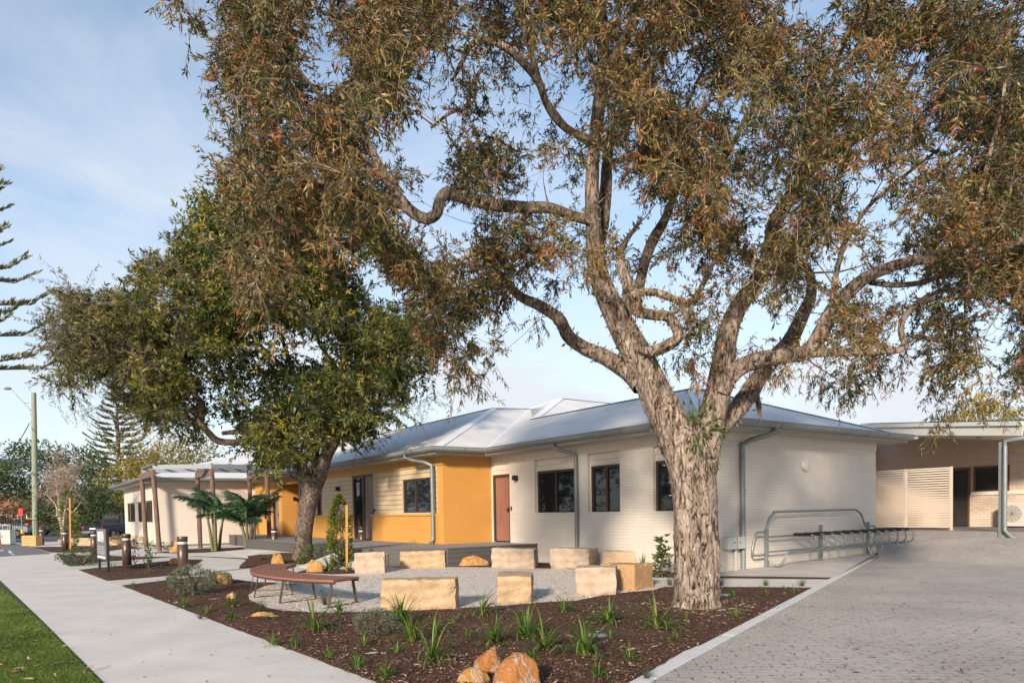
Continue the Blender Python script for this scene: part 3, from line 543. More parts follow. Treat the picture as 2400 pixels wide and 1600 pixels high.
# ---- mustard wing
yb = MB(); cl = MB(); ty = MB()
Y0 = S(E_, -1.8, 0)
wall(yb, S(E_, -1.8, 0), V, nU, 0, 1.8, -.1, 3.26)
ch = [(.78, 2.72, 1.50, 2.62), (5.06, 6.97, .0, 2.96), (10.2, 11.5, 1.46, 2.70), (12.85, 15.58, .0, 2.96)]
wall(yb, Y0, U, nV, 0, .32, -.1, 3.26)
wall(cl, Y0, U, nV, .32, 12.6, 1.30, 2.96, ch[:3], rev=.08)
wall(yb, Y0-V*.09, U, nV, .32, 5.06, -.1, 1.40); wall(yb, Y0-V*.09, U, nV, 6.97, 12.6, -.1, 1.40)
for a0, a1 in ((.32, 5.06), (6.97, 12.6)):
    ty.box(S(E_+(a0+a1)/2, -1.8-.055, 1.43), a1-a0+.01, .15, .07, U, V, Z)
    yb.face([S(E_+a1, -1.89, -.1), S(E_+a1, -1.8, -.1), S(E_+a1, -1.8, 1.4), S(E_+a1, -1.89, 1.4)], e=V); yb.face([S(E_+a0, -1.8, -.1), S(E_+a0, -1.89, -.1), S(E_+a0, -1.89, 1.4), S(E_+a0, -1.8, 1.4)], e=V)
yh = [(12.85, 15.58, .0, 2.96), (16.05, 16.95, .0, 2.62), (17.8, 18.5, 1.31, 2.60), (19.2, 19.95, 1.31, 2.60)]
wall(yb, Y0, U, nV, 12.6, 20.0, -.1, 3.0, yh, rev=.12)
# recessed entry: two side walls, back wall
wall(yb, S(E_+15.58, -1.68, 0), V, nU, 0, 2.4, -.1, 3.0); wall(yb, S(E_+12.85, -1.68, 0), V, U, 0, 2.4, -.1, 3.0); wall(yb, S(E_+12.85, .7, 0), U, nV, 0, 2.73, -.1, 3.0)
yb.face([S(E_+12.8, -1.85, 2.965), S(E_+15.62, -1.85, 2.965), S(E_+15.62, .75, 2.965), S(E_+12.8, .75, 2.965)])
ty.box(S(E_+10.0, -1.81, 3.11), 20.02, .06, .30, U, V, Z); ty.box(S(E_-.012, -.9, 3.11), 1.80, .03, .30, V, U, Z)
for k in range(1, 9):                                           # lap lines of the cladding
    z = 1.46+k*.165
    for a0, a1 in ((.33, .78), (2.72, 5.0), (7.0, 10.2), (11.5, 12.6)) if z < 2.62 else ((.33, 5.0), (7.0, 12.6)):
        cl.add([S(E_+a0, -1.802, z), S(E_+a1, -1.802, z), S(E_+a1, -1.810, z-.006), S(E_+a0, -1.810, z-.006)], [(0, 1, 2, 3)]); cl.add([S(E_+a0, -1.810, z-.006), S(E_+a1, -1.810, z-.006), S(E_+a1, -1.803, z+.15), S(E_+a0, -1.803, z+.15)], [(0, 1, 2, 3)])
        cl.add([S(E_+a0, -1.8115, z-.007), S(E_+a1, -1.8115, z-.007), S(E_+a1, -1.8115, z+.005), S(E_+a0, -1.8115, z+.005)], [(0, 1, 2, 3)], 1)  # dark strip paints the shadow line under each lap
bbuild(yb, 'mustard_brick_wall', M_yellow); bbuild(cl, 'tan_cladding', [M_clad, mat('painted_lap_shadow', (.16, .10, .055), .9)]); bbuild(ty, 'ochre_trim_board', M_ytrim, bevel=.003)
window(Y0, U, nV, .80, 2.70, 1.52, 2.60, splits=(.56,)); window(Y0, U, nV, 10.22, 11.48, 1.48, 2.68); window(Y0, U, nV, 17.82, 18.48, 1.33, 2.58, splits=()); window(Y0, U, nV, 19.22, 19.93, 1.33, 2.58, splits=())
m = MB()                                                        # tall glazed sidelight beside the door
window(Y0, U, nV, 6.02, 6.95, .53, 2.94, splits=(), fr=.09)
door(Y0, U, nV, 5.08, 6.02, .53, 2.94, M_door2, grooves=5)
door(Y0, U, nV, 16.07, 16.93, .53, 2.61, M_door2)
cube_lamp(S(E_+8.24, -1.8, 2.50), U, nV); cube_lamp(S(E_+.72, -1.8, 2.50), U, nV); cube_lamp(S(E_+15.58, -1.2, 2.30), V, nU)
m = MB()
# ---- cream end wing on the far left
LS = 28.57; LV = -6.6
wl_ = MB(); o1 = S(LS, LV, 0)
wall(wl_, o1, V, nU, 0, 4.8, .1, 3.26)
lh = [(1.3, 3.4, 1.25, 2.35), (4.5, 6.1, 1.25, 2.35), (7.2, 10.2, 1.25, 2.35)]
wall(wl_, o1, U, nV, 0, 11.4, .1, 3.26, lh, rev=.1); wall(wl_, S(LS+11.4, LV, 0), V, U, 0, 8, .1, 3.26)
bbuild(wl_, 'cream_rendered_wall', M_render)
m = MB(); m.box(S(LS-.012, LV+2.4, 3.13), 4.82, .03, .26, V, U, Z); m.box(S(LS+5.7, LV-.012, 3.13), 11.42, .03, .26, U, V, Z)
for a in (3.95, 6.65): m.box(S(LS+a, LV-.01, 1.8), .5, .05, 1.1, U, V, Z)
m.box(S(LS+5.75, LV-.02, 2.5), 9.2, .06, .26, U, V, Z)
bbuild(m, 'wing_trim_board', M_trim, bevel=.003)
m = MB(); m.box(S(LS+5.7, LV+.03, .05), 11.3, .05, .35, U, V, Z); m.box(S(LS+.03, LV+2.4, .05), 4.7, .05, .35, V, U, Z); bbuild(m, 'plinth', mat('grey_plinth', (.17, .16, .16), .8))
for a0, a1 in ((1.3, 3.4), (4.5, 6.1), (7.2, 10.2)): window(o1, U, nV, a0, a1, 1.27, 2.33, splits=(.33, .66), fr=.06)
cube_lamp(S(LS, LV+2.2, 2.45), V, nU)
# ---- roof planes (21 degree pitch), 0.6 m eaves
K_ = .365; ZE = 3.42
rf = MB(); RZ = lambda d: ZE+K_*d
def rface(pts, e): rf.face(pts, 0, e=e)
w1 = 4.35
fz = lambda v: RZ(v+.6)
# street face of the cream wing running back to the big ridge
apx = (3.45, 3.75)                       # (s, v) of the near apex
vt = 6.9                                 # v of valley head
rface([S(-.6, -.6, ZE), S(apx[0], apx[1], fz(3.75)), S(11.2, 3.75, fz(3.75)), S(13.4, 6.2, fz(6.2)), S(15.5, vt, fz(vt)), S(7.97, -.6, ZE)][::-1], U)
rface([S(-.6, -.6, ZE), S(-.6, 8.1, ZE), S(apx[0], apx[1], fz(3.75))], V)
rface([S(-.6, 8.1, ZE), S(14, 8.1, ZE), S(14, 3.75, fz(3.75)), S(apx[0], apx[1], fz(3.75))], U)
# raised block behind, facing the side
def on_front(px, py):                                            # survey point on the street-facing roof plane
    d = ray(px, py); o_ = np.array([0, 0, H]); A_ = d[2]-K_*(d@V); B__ = ZE+K_*((o_-C0)@V+.6)-o_[2]; return o_+d*(B__/A_)
pk = on_front(1313, 933); pk_s, pk_v = (pk-C0)@U, (pk-C0)@V
rface([S(11.2, 3.75, fz(3.75)), S(7.6, 11.5, 3.9), S(7.6, 22, 3.9), S(pk_s, 22, pk[2]), pk], V)
rface([S(11.2, 3.75, fz(3.75)), pk, S(15.5, vt, fz(vt))], U)
rface([pk, S(pk_s, 22, pk[2]), S(pk_s+6, 22, 5.0), S(pk_s+3, vt+1, 5.9), S(15.5, vt, fz(vt))], V)
# mustard wing: side hip, long street face
h2 = (15.0, 4.55); hz = RZ(h2[1]+2.4)
rface([S(7.97, -2.4, ZE), S(7.97, -.6, ZE), S(15.5, vt, fz(vt)), S(h2[0], h2[1], hz)], V)
rface([S(7.97, -2.4, ZE), S(h2[0], h2[1], hz), S(44, h2[1], hz), S(44, -2.4, ZE)], U)
rface([S(h2[0], h2[1], hz), S(15.5, vt, fz(vt)), S(44, vt+1, hz-.1), S(44, h2[1], hz)], U)
# left wing roof
pkl = S(LS+4.2, LV+5.2, RZ(4.6))
rface([S(LS-.6, LV-.6, ZE), S(LS-.6, -2.4, ZE), S(LS+6, 3.6, hz), pkl], V)
rface([S(LS-.6, LV-.6, ZE), pkl, S(LS+9, LV+5.2, RZ(4.6)), S(LS+12.0, LV-.6, ZE)], U)
rface([pkl, S(LS+6, 3.6, hz), S(LS+12, 3.6, hz-.3), S(LS+9, LV+5.2, RZ(4.6))], U)
rface([S(LS+12.0, LV-.6, ZE), S(LS+9, LV+5.2, RZ(4.6)), S(LS+12, 3.6, ZE)], V)
bbuild(rf, 'roof', M_roof)
# hip and valley flashings
def flash(mb, a, c, w_=.17, lift=.03):
    a = np.array(a); c = np.array(c); d = c-a; L_ = np.linalg.norm(d); d = d/L_; s_ = np.cross(d, Z); s_ /= np.linalg.norm(s_); n_ = np.cross(s_, d)
    for q in (-1, 1):
        mb.add([a+n_*lift, c+n_*lift, c+n_*(lift-w_*.28)+s_*q*w_, a+n_*(lift-w_*.28)+s_*q*w_], [(0, 1, 2, 3) if q > 0 else (3, 2, 1, 0)])
fl = MB()
A_ = S(apx[0], apx[1], fz(3.75))
for a, c in ((S(-.6, -.6, ZE), A_), (A_, S(11.2, 3.75, fz(3.75))), (S(-.6, 8.1, ZE), A_), (S(11.2, 3.75, fz(3.75)), pk), (pk, S(15.5, vt, fz(vt))), (S(7.97, -2.4, ZE), S(*h2, hz)), (S(*h2, hz), S(44, h2[1], hz)), (S(*h2, hz), S(15.5, vt, fz(vt))), (pk, S(pk_s, 22, pk[2])), (S(LS-.6, LV-.6, ZE), pkl), (pkl, S(LS+9, LV+5.2, RZ(4.6)))):
    flash(fl, a, c)
flash(fl, S(7.97, -.6, ZE), S(15.5, vt, fz(vt)), .10, .02)
bbuild(fl, 'ridge_capping', M_cap)
# soffit, gutters with straps, downpipes
sf = MB(); zs = 3.245
def strip(a, c, n_, w_=.6): sf.face([np.array(a), np.array(c), np.array(c)+n_*w_, np.array(a)+n_*w_])
sf.face([S(-.6, -.6, zs), S(-.6, 8.1, zs), S(0, 8.1, zs), S(0, 0, zs), S(8.57, 0, zs), S(8.57, -1.8, zs), S(44, -1.8, zs), S(44, -2.4, zs), S(7.97, -2.4, zs), S(7.97, -.6, zs)])
sf.face([S(LS-.6, LV-.6, zs), S(LS-.6, -1.8, zs), S(LS, -1.8, zs), S(LS, LV, zs), S(LS+11.4, LV, zs), S(LS+12, LV-.6, zs)])
for a, c, n_ in ((S(-.6, -.6, 3.32), S(7.97, -.6, 3.32), V), (S(-.6, -.6, 3.32), S(-.6, 8.1, 3.32), U), (S(7.97, -.6, 3.32), S(7.97, -2.4, 3.32), U), (S(7.97, -2.4, 3.32), S(28, -2.4, 3.32), V), (S(LS-.6, LV-.6, 3.32), S(LS-.6, -2.4, 3.32), U), (S(LS-.6, LV-.6, 3.32), S(LS+12, LV-.6, 3.32), V)):
    d = c-a; L_ = np.linalg.norm(d); d /= L_; sf.box((a+c)/2+n_*.02, L_, .03, .15, d, n_, Z)
bbuild(sf, 'soffit', M_soffit)
def gutter(pts, out_):
    """half-round gutter swept along a polyline; out_ gives the outward side per vertex"""
    mb = MB(); n = 10; vs = []
    for p, q in zip(pts, out_):
        for k in range(n+1):
            t = math.pi*k/n; vs.append(np.array(p)+q*(.10+.10*math.cos(t))*1.0-Z*(.13*math.sin(t)))
        vs.append(np.array(p)+q*.205+Z*.012)
    m_ = n+1+1
    fs = []
    for i in range(len(pts)-1):
        for k in range(n): fs.append((i*m_+k, (i+1)*m_+k, (i+1)*m_+k+1, i*m_+k+1))
    mb.add(vs, fs, 0, True)
    for i in range(len(pts)-1):                                 # rolled front lip
        mb.tube([pts[i]+out_[i]*.2, pts[i+1]+out_[i+1]*.2], .014, 6)
        a = np.array(pts[i]); c = np.array(pts[i+1]); L_ = np.linalg.norm(c-a); k_ = max(1, int(L_/.9)); d = (c-a)/L_; q = out_[i] if abs(out_[i]@d) < .01 else np.cross(d, Z)*np.sign(np.cross(d, Z)@out_[i])
        for j in range(k_):
            b0 = a+d*(L_*(j+.5)/k_)
            mb.tube([b0+q*(.10+.108*math.cos(math.pi*t/7))-Z*(.138*math.sin(math.pi*t/7)) for t in range(8)], .011, 5)
    return bbuild(mb, 'gutter', M_gutter)
zg = 3.44
gutter([S(-.6, 8.1, zg), S(-.6, -.6, zg), S(7.97, -.6, zg), S(7.97, -2.4, zg), S(28.0, -2.4, zg)], [-U, -U-V, -U-V, -U-V, -V])
gutter([S(LS-.6, -2.6, zg), S(LS-.6, LV-.6, zg), S(LS+12, LV-.6, zg)], [-U, -U-V, -V])
def downpipe(top, bottom, nrm, r=.055, kick=None):
    """swan-neck from the gutter back to the wall then down"""
    top = np.array(top, float); bt = np.array(bottom, float); pts = [top, top-Z*.10]
    w0 = np.array([bt[0], bt[1], top[2]-.34])
    pts += [top*.75+w0*.25-Z*.10, top*.25+w0*.75-Z*.02, w0-Z*.04, w0-Z*.16, bt+Z*.25, bt+(Z*.12 if kick is not None else Z*.02)]
    if kick is not None: pts += [bt+kick*.12+Z*.02]
    mb = MB(); mb.tube(pts, r, 14); mb.tube([bt+Z*1.9, bt+Z*1.95], r+.012, 14, 0); mb.tube([bt+Z*.9, bt+Z*.95], r+.012, 14, 0)
    return bbuild(mb, 'downpipe', M_pipe)
downpipe(S(4.55, -.70, 3.34), S(4.32, -.07, -.02), nV); downpipe(S(-.70, 1.72, 3.34), S(-.07, 1.30, -.02), nU, .06)
downpipe(S(E_+1.15, -2.5, 3.34), S(E_+.36, -1.98, .53), nV, .055, kick=nV)
downpipe(S(E_+12.2, -2.5, 3.34), S(E_+12.4, -1.98, .53), nV)
# card reader beside the doors
for q_ in (S(7.47, -.012, 1.58), S(E_+4.98, -1.815, 1.62)): m = MB(); m.box(q_, .05, .03, .12, U, V, Z); bbuild(m, 'door_reader', M_black)
# interior: dim floor, ceiling and back wall so that the panes have depth
# ------------------------------------------------------------------ deck
dk = MB(); dz = .515
dc = [(6.2, 0), (6.2, -3.07), (7.9, -4.78), (19.6, -4.78), (19.6, -3.2), (28.5, -3.2)]
dk.face([S(a, c, dz) for a, c in dc]+[S(28.5, 1, dz), S(8.57, 1, dz)], 1)
for (a, c), (a2_, c2_) in zip(dc[:-1], dc[1:]):
    p_, q_ = S(a, c, 0), S(a2_, c2_, 0); d_ = q_-p_; L_ = np.linalg.norm(d_); d_ /= L_; n_ = np.cross(d_, Z); mid = (p_+q_)/2
    dk.box(mid+Z*.235, L_, .03, .52, d_, n_, Z); dk.box(mid+Z*(dz-.010), L_+.03, .07, .034, d_, n_, Z)
    for k in range(3): dk.box(mid+Z*(.10+k*.14), L_, .036, .008, d_, n_, Z, 2)
o = dk.build('deck', [M_deck, M_deckc, M_black]); tag(o, 'raised dark boarded deck along the foot of the mustard wall', 'deck')
m = MB(); q_ = [S(7.35, -4.30, .40), S(7.95, -4.86, .40), S(9.6, -4.86, .40), S(9.6, -6.0, .02), S(7.9, -6.0, .02), S(7.0, -5.0, .02)]; q2 = [p*np.array([1, 1, 0])-Z*.05 for p in q_]; m.add(q_+q2, [(0, 5, 4, 1), (1, 4, 3, 2)]+[((i+1) % 6, i, 6+i, 6+(i+1) % 6) for i in range(6)]); st(m.build('ramp', M_apron))
lv = S(12, -3, dz); q = NP.uniform(0, 1, (260, 2)); q = np.array([S(6.3+p[0]*13, -4.6+p[1]*3, 0)[:2] for p in q]); o = litter('deck_leaves', q, dz+.005, .03, .08, .3, 0, .3); o['label'] = 'dark fallen leaves lying on the deck'
# ------------------------------------------------------------------ rear porch building
FZ = .675; kz = (H-FZ)/(H-.52)
def Sc(p): p = np.array(p, float); o_ = np.array([0, 0, H]); return o_+(p-o_)*kz      # survey point measured at floor .52, moved to floor .675
D0 = Sc(G(2270, 1233.6, .52)); D0[2] = 0
EP = Sc(G(2344.7, 1245.2, .52)); EP[2] = 0
pb = empty('rear_building', EP, 'rear building with a brick and stucco wall under a deep grey porch roof', 'building')
def pbuild(mb, name, m, parent=None, bevel=0):
    mb.v = [tuple(np.array(p)-np.array(pb.location)) for p in mb.v]; return mb.build(name, m, parent or pb, bevel=bevel)
M_br2 = brick('tan_brick', (.60, .48, .39), rows=.086, bw=.24, mortar=.006, dark=.62, bump=.7, var=.08)
M_stucco = mat('brown_stucco', (.50, .39, .31), .85, var=.06, bump=.2)
Dp = lambda a, z, d=0: D0-U*a+Z*z-V*d                 # a grows towards the camera along the rear wall
m = MB(); 
def rw(a0, a1, z0, z1, d=0): m.face([Dp(a0, z0, d), Dp(a1, z0, d), Dp(a1, z1, d), Dp(a0, z1, d)], e=-U)
rw(.06, 6.5, .2, 1.78, .06); rw(1.26, 6.5, 1.9, 3.9, .02)
wall(m, Dp(-3.2, 0, 0), -V, -U, 0, 6, .2, 4.02)
pbuild(m, 'brick_wall', M_br2)
m = MB(); m.box(Dp(3.2, 1.84, .05), 6.2, .12, .12, U, V, Z); pbuild(m, 'sill', M_trim)
m = MB(); rw(-3.2, -.9, .2, 3.98); rw(-.9, 1.3, 2.76, 3.98); rw(.06, .17, 1.78, 2.78); rw(-.9, -.55, .2, 2.8); pbuild(m, 'stucco_wall', M_stucco)
m = MB(); a0, a1 = .17, 1.26
for z in (1.90, 2.74): m.box(Dp((a0+a1)/2, z, 0), a1-a0, .1, .07, U, V, Z)
for a in (a0+.03, a1-.03): m.box(Dp(a, 2.32, 0), .06, .1, .84, U, V, Z)
wo = pbuild(m, 'window', mat('brown_timber_frame', (.12, .06, .035), .6)); g = MB(); g.box(Dp((a0+a1)/2, 2.32, -.02), a1-a0, .01, .84, U, V, Z); pbuild(g, 'pane', M_glass, wo)
g = MB()
for k in range(10): g.box(Dp((a0+a1)/2, 1.96+k*.08, .005), a1-a0-.12, .035, .006, U, V, Z)
pbuild(g, 'louvre_blind', mat('grey_blind', (.09, .09, .09), .6), wo)
m = MB(); m.box(Dp(-.24, 2.72, 0), .6, .1, .09, U, V, Z)
for a in (-.51, .02): m.box(Dp(a, 1.68, 0), .07, .1, 2.0, U, V, Z)
do = pbuild(m, 'door', MATS['brown_timber_frame']); g = MB(); g.box(Dp(-.24, 1.68, -.02), .5, .04, 2.0, U, V, Z); pbuild(g, 'screen_door', M_black, do)
g = MB()
for k in range(24): g.box(Dp(-.24, .78+k*.078, .008), .42, .012, .03, U, V, Z)
pbuild(g, 'door_slats', mat('dark_slats', (.05, .04, .035), .6), do)
# porch slab, roof edge, post, pipe
Ep = lambda a, z, d=0: EP+U*a+V*d+Z*z
m = MB(); m.box(Ep(4, .33, 3.2), 9.4, 6.4, .69, U, V, Z); pbuild(m, 'porch_slab', mat('porch_concrete', (.20, .185, .19), .8, var=.08))
m = MB()
f0, f1 = at(2396, 985, EP[1]-.3), at(2020, 1002, EP[1]+5.5); g0, g1 = at(2396, 1020.6, EP[1]-.3), at(2020, 1020, EP[1]+5.5)
zt, zb = f0[2], g0[2]
a_, c_ = g0.copy(), g1.copy()
for (p, q, hh, of) in ((a_, c_, .28, 0), (a_, c_, .13, .28)):
    dd = q-p; L_ = np.linalg.norm(dd); dd /= L_; nn = np.cross(dd, Z); nn /= np.linalg.norm(nn); nn = nn*np.sign(nn@np.array([0, -1., 0])); up = np.cross(nn, dd); up *= np.sign(up[2])
    m.box((p+q)/2+up*(of+hh/2)+nn*(.04 if of else 0), L_, .06+(.08 if of else 0), hh-.004, dd, nn, up)
pbuild(m, 'fascia', mat('pale_grey_fascia', (.50, .50, .47), .5, var=.03))
m = MB(); bk = V*6.5+U*.5; m.face([a_+Z*.03, c_+Z*.03, c_+bk+Z*.35, a_+bk+Z*.05][::-1]); pbuild(m, 'ceiling', mat('cream_ceiling', (.66, .60, .53), .8, var=.02))
m = MB(); up0 = Z*.44
m.face([a_+up0, c_+up0, c_+bk*1.2+Z*.7, a_+bk*1.2+Z*.95]); m.face([a_+U*-6+V*2+up0, a_+up0, a_+bk*1.2+Z*.95, a_+bk*1.2-U*6+Z*.95])
rr = at(2250, 987, 31); r2 = at(2520, 972, 26); m.face([at(2060, 999, 33), at(2520, 1004, 26), r2, rr])
pbuild(m, 'green_roof', corrugated('green_metal_roof', (.10, .22, .17), metal=.1))
m = MB(); pt = Ep(0, .5); m.box(pt+Z*1.32, .09, .09, 2.8, U, V, Z); pbuild(m, 'post', M_steel, bevel=.004)
m = MB(); pq = EP-U*.15-V*.12; hi = at(2398, 1026, EP[1]-.6)
m.tube([hi+np.array([1.2, -.2, .08]), hi, pq+Z*(hi[2]-.02), pq+Z*(hi[2]-.22), pq+Z*1.2, pq+Z*.72, pq+np.array([.12, -.05, .56]), pq+np.array([.22, -.08, .50])], .055, 12); pbuild(m, 'downpipe', M_pipe)
M_cl = mat('ceiling_light_glass', (.5, .42, .36), .4)
for px in (2140, 2300): m = MB(); c = at(px, 1027, EP[1]+2.5); m.lathe([(.0, .03), (.16, .03), (.15, -.03), (0, -.04)], c, 16); pbuild(m, 'ceiling_light', M_cl)
# ------------------------------------------------------------------ objects
def tbuild(mb, name, m, t, bevel=0, parent=None):
    mb.v = [tuple(np.array(p)-np.array(t.location)) for p in mb.v]; return mb.build(name, m, parent or t, bevel=bevel)
# ---- slatted privacy screen on the porch
s0, s1, s2 = [Sc(G(x, y, .52)) for x, y in ((2230, 1241.3), (2118, 1240.5), (2046, 1239.5))]
dS = (s2-s0); dS[2] = 0; LS_ = np.linalg.norm(dS); dS /= LS_; nS = np.cross(dS, Z)
t = empty('slat_screen', s0, 'cream horizontal slat privacy screen standing at the porch edge past the bike rack', 'screen')
pos = [0, (s1-s0)@dS, LS_+.6]
for a in pos:
    m = MB(); m.box(s0+dS*a+Z*.99, .055, .055, 1.98, dS, nS, Z); m.box(s0+dS*a+Z*.006, .12, .12, .012, dS, nS, Z); tbuild(m, 'post', M_slat, t, .003)
for a0, a1 in ((pos[0], pos[1]), (pos[1], pos[2])):
    m = MB()
    for k in range(24): m.box(s0+dS*(a0+a1)/2+Z*(.10+k*.0775), a1-a0-.06, .016, .046, dS, nS, Z)
    m.box(s0+dS*(a0+a1)/2+Z*1.945, a1-a0-.06, .05, .04, dS, nS, Z)
    for a in (a0+.045, a1-.045): m.box(s0+dS*a+Z*.98, .03, .024, 1.8, dS, nS, Z)
    tbuild(m, 'slat_panel', M_slat, t)
# ---- air conditioner
ac = Dp(1.35, FZ, .75)
t = empty('air_conditioner', ac, 'white outdoor air conditioning unit standing on the porch behind the steel post', 'air conditioner')
M_ac = mat('off_white_enamel', (.50, .48, .44), .5, var=.03); acx = -U
m = MB(); m.box(ac+acx*.50+Z*.46, .95, .34, .82, U, V, Z); tbuild(m, 'body', M_ac, t, .01)
m = MB(); c = ac+acx*.30+Z*.46-V*.175
for r in np.linspace(.05, .27, 9): m.tube([c+(U*math.cos(q)+Z*math.sin(q))*r for q in np.linspace(0, 2*math.pi, 25)], .004, 4, cap=False)
for q in np.linspace(0, math.pi, 6, endpoint=False): m.tube([c+(U*math.cos(q)+Z*math.sin(q))*.27, c-(U*math.cos(q)+Z*math.sin(q))*.27], .005, 4)
m.lathe([(0, 0), (.05, 0)], (0, 0, 0)) if False else None
tbuild(m, 'fan_grille', mat('grille_grey', (.12, .12, .11), .5), t)
m = MB(); c = ac+acx*.82+Z*.74-V*.174; n = 20
m.add([c+(U*math.cos(2*math.pi*k/n)+Z*math.sin(2*math.pi*k/n))*.05 for k in range(n)], [tuple(range(n))]); m.box(c-Z*.10, .10, .004, .022, U, V, Z, 1)
tbuild(m, 'badge', [mat('badge_red', (.35, .02, .05), .5), M_black], t)
for q_ in (.2, .8): m = MB(); m.box(ac+acx*q_+Z*.03, .06, .36, .06, U, V, Z); tbuild(m, 'foot_rail', M_black, t)
m = MB(); m.tube([ac+acx*.05+Z*.8-V*.1, ac-acx*.03+Z*.3, ac-acx*.05+Z*.05], .02, 8); tbuild(m, 'hose', M_black, t)
# ---- bike rack
R1 = G(1797, 1332, .012); R1[2] = .012; dR = V*1.0; nR = -U
def rp(t_, o_, z): return R1+dR*t_+nR*o_+Z*z
def t_at(px, off):                                        # distance along the rack seen at image column px
    a = R1+nR*off; A = (px-1200)/F; k = CR-A*CF; o_ = np.array([0, 0, H]); return -((a-o_)@k)/(dR@k)
t3, t2 = t_at(2035, 0), t_at(1924, 0)
t = empty('bike_rack', R1, 'galvanised tube bicycle rack with black rubber sleeves along the cream side wall', 'bike rack')
for a, hh in ((0, .95), (t2, 1.0), (t3, 1.02)):
    m = MB(); g_ = gh(*rp(a, 0, 0)[:2]); m.box(rp(a, 0, hh/2), .075, .075, hh, dR, nR, Z); m.box(rp(a, 0, .008+g_*0), .17, .17, .012, dR, nR, Z)
    for i in (-1, 1):
        for j in (-1, 1): m.tube([rp(a+i*.06, j*.06, .01), rp(a+i*.06, j*.06, .035)], .009, 6)
    tbuild(m, 'post', M_steel, t, .004)
te = t_at(2126, .42); sl = [t_at(px, .42) for px in (1896.5, 1921, 1944.5, 1967, 1989, 2009, 2028, 2048, 2069, 2087, 2106, 2126)]
sl = list(np.linspace(sl[0], sl[-1], 12))
def tube_(name, pts, r=.026, n=10, mt=M_steel, k=5):
    q, rr = catmull(pts, [r]*len(pts), k); m = MB(); m.tube(q, rr, n); return tbuild(m, name, mt, t)
tube_('top_hoop', [rp(0, 0, .93), rp(.02, 0, 1.02), rp(.13, 0, 1.22), rp(.36, 0, 1.345), rp(.6, 0, 1.36), rp(t3-1.0, 0, 1.37), rp(t3-.62, 0, 1.35), rp(t3-.36, 0, 1.22), rp(t3-.2, 0, .98), rp(t3-.06, 0, .88), rp(t3, 0, .90)], .03)
tube_('end_loop', [rp(0, 0, .88), rp(-.30, 0, .88), rp(-.42, 0, .84), rp(-.50, 0, .66), rp(-.56, 0, .46), rp(-.52, 0, .36), rp(-.40, 0, .335), rp(0, 0, .345)], .028)
tube_('end_loop', [rp(t3, 0, .90), rp(t3+.28, 0, .90), rp(t3+.36, 0, .84), rp(t3+.38, 0, .62), rp(t3+.34, 0, .42), rp(t3+.24, 0, .36), rp(t3, 0, .36)], .028)
tube_('upper_rail', [rp(0, 0, .76), rp(t2, 0, .765), rp(t3, 0, .77), rp(te+.05, 0, .775)], .024)
tube_('lower_rail', [rp(0, 0, .40), rp(t2, 0, .41), rp(te, 0, .42)], .02)
j1 = t_at(1836, .42)
tube_('outer_rail', [rp(.02, .0, .40), rp(.03, .03, .24), rp(.07, .14, .10), rp(.1, .26, .08), rp(.14, .37, .20), rp(.2, .42, .36), rp(.34, .42, .40), rp(1., .42, .405), rp(t2, .42, .41), rp(t3, .42, .42), rp(te, .42, .425)], .026)
tube_('support_loop', [rp(t3-.06, .02, .40), rp(t3-.07, .06, .22), rp(t3-.06, .16, .09), rp(t3-.05, .28, .09), rp(t3-.04, .38, .22), rp(t3-.03, .42, .40)], .026)
for a in sl:
    tube_('wheel_hoop', [rp(a, 0, .78), rp(a, .2, .785), rp(a, .46, .785), rp(a, .56, .755), rp(a, .60, .67), rp(a, .585, .52), rp(a, .52, .45), rp(a, .42, .43)], .022, 8)
    m = MB(); m.tube([rp(a, .02, .784), rp(a, .47, .788)], .042, 8); tbuild(m, 'rubber_sleeve', M_rubber, t)
# ---- bollards
def bollard(p, label):
    t = empty('bollard_light', p, label, 'bollard', 'bronze bollard lights along the garden paths'); t.name = 'bollard_light'
    for nm, prof, mt in (('body', [(0, 0), (.128, 0), (.128, .80), (.118, .805), (.0, .805)], M_boll), ('lens', [(.105, .80), (.112, .81), (.112, .875), (.1, .88)], M_lens), ('cap', [(.0, .872), (.128, .872), (.128, .985), (.12, 1.0), (0, 1.0)], M_boll), ('base_ring', [(.15, 0), (.15, .02), (.128, .025)], M_boll)):
        m = MB(); m.lathe(prof, p, 28); tbuild(m, nm, mt, t)
    return t
bl = [((430, 1348.6), 'nearest bronze bollard light, in the mulch in front of the orange rock'), ((298, 1326), 'bronze bollard light standing just right of the street name panel'), ((222, 1303), 'bronze bollard light half hidden behind the left edge of the panel sign'), ((153, 1291.7), 'bronze bollard light in front of the pale bare shrub, beside its timber stake'), ((98, 1276), 'farthest bronze bollard light, next to the timber box at the power pole'), ((849, 1295), 'bronze bollard light behind the leftmost pale sandstone block'), ((643.5, 1293), 'bronze bollard light left of the leafy tree trunk above the upright orange rock'), ((518, 1268), 'small dark bollard light between the two palms')]
for (x, y), lb in bl:
    p = G(x, y); bollard(p, lb)
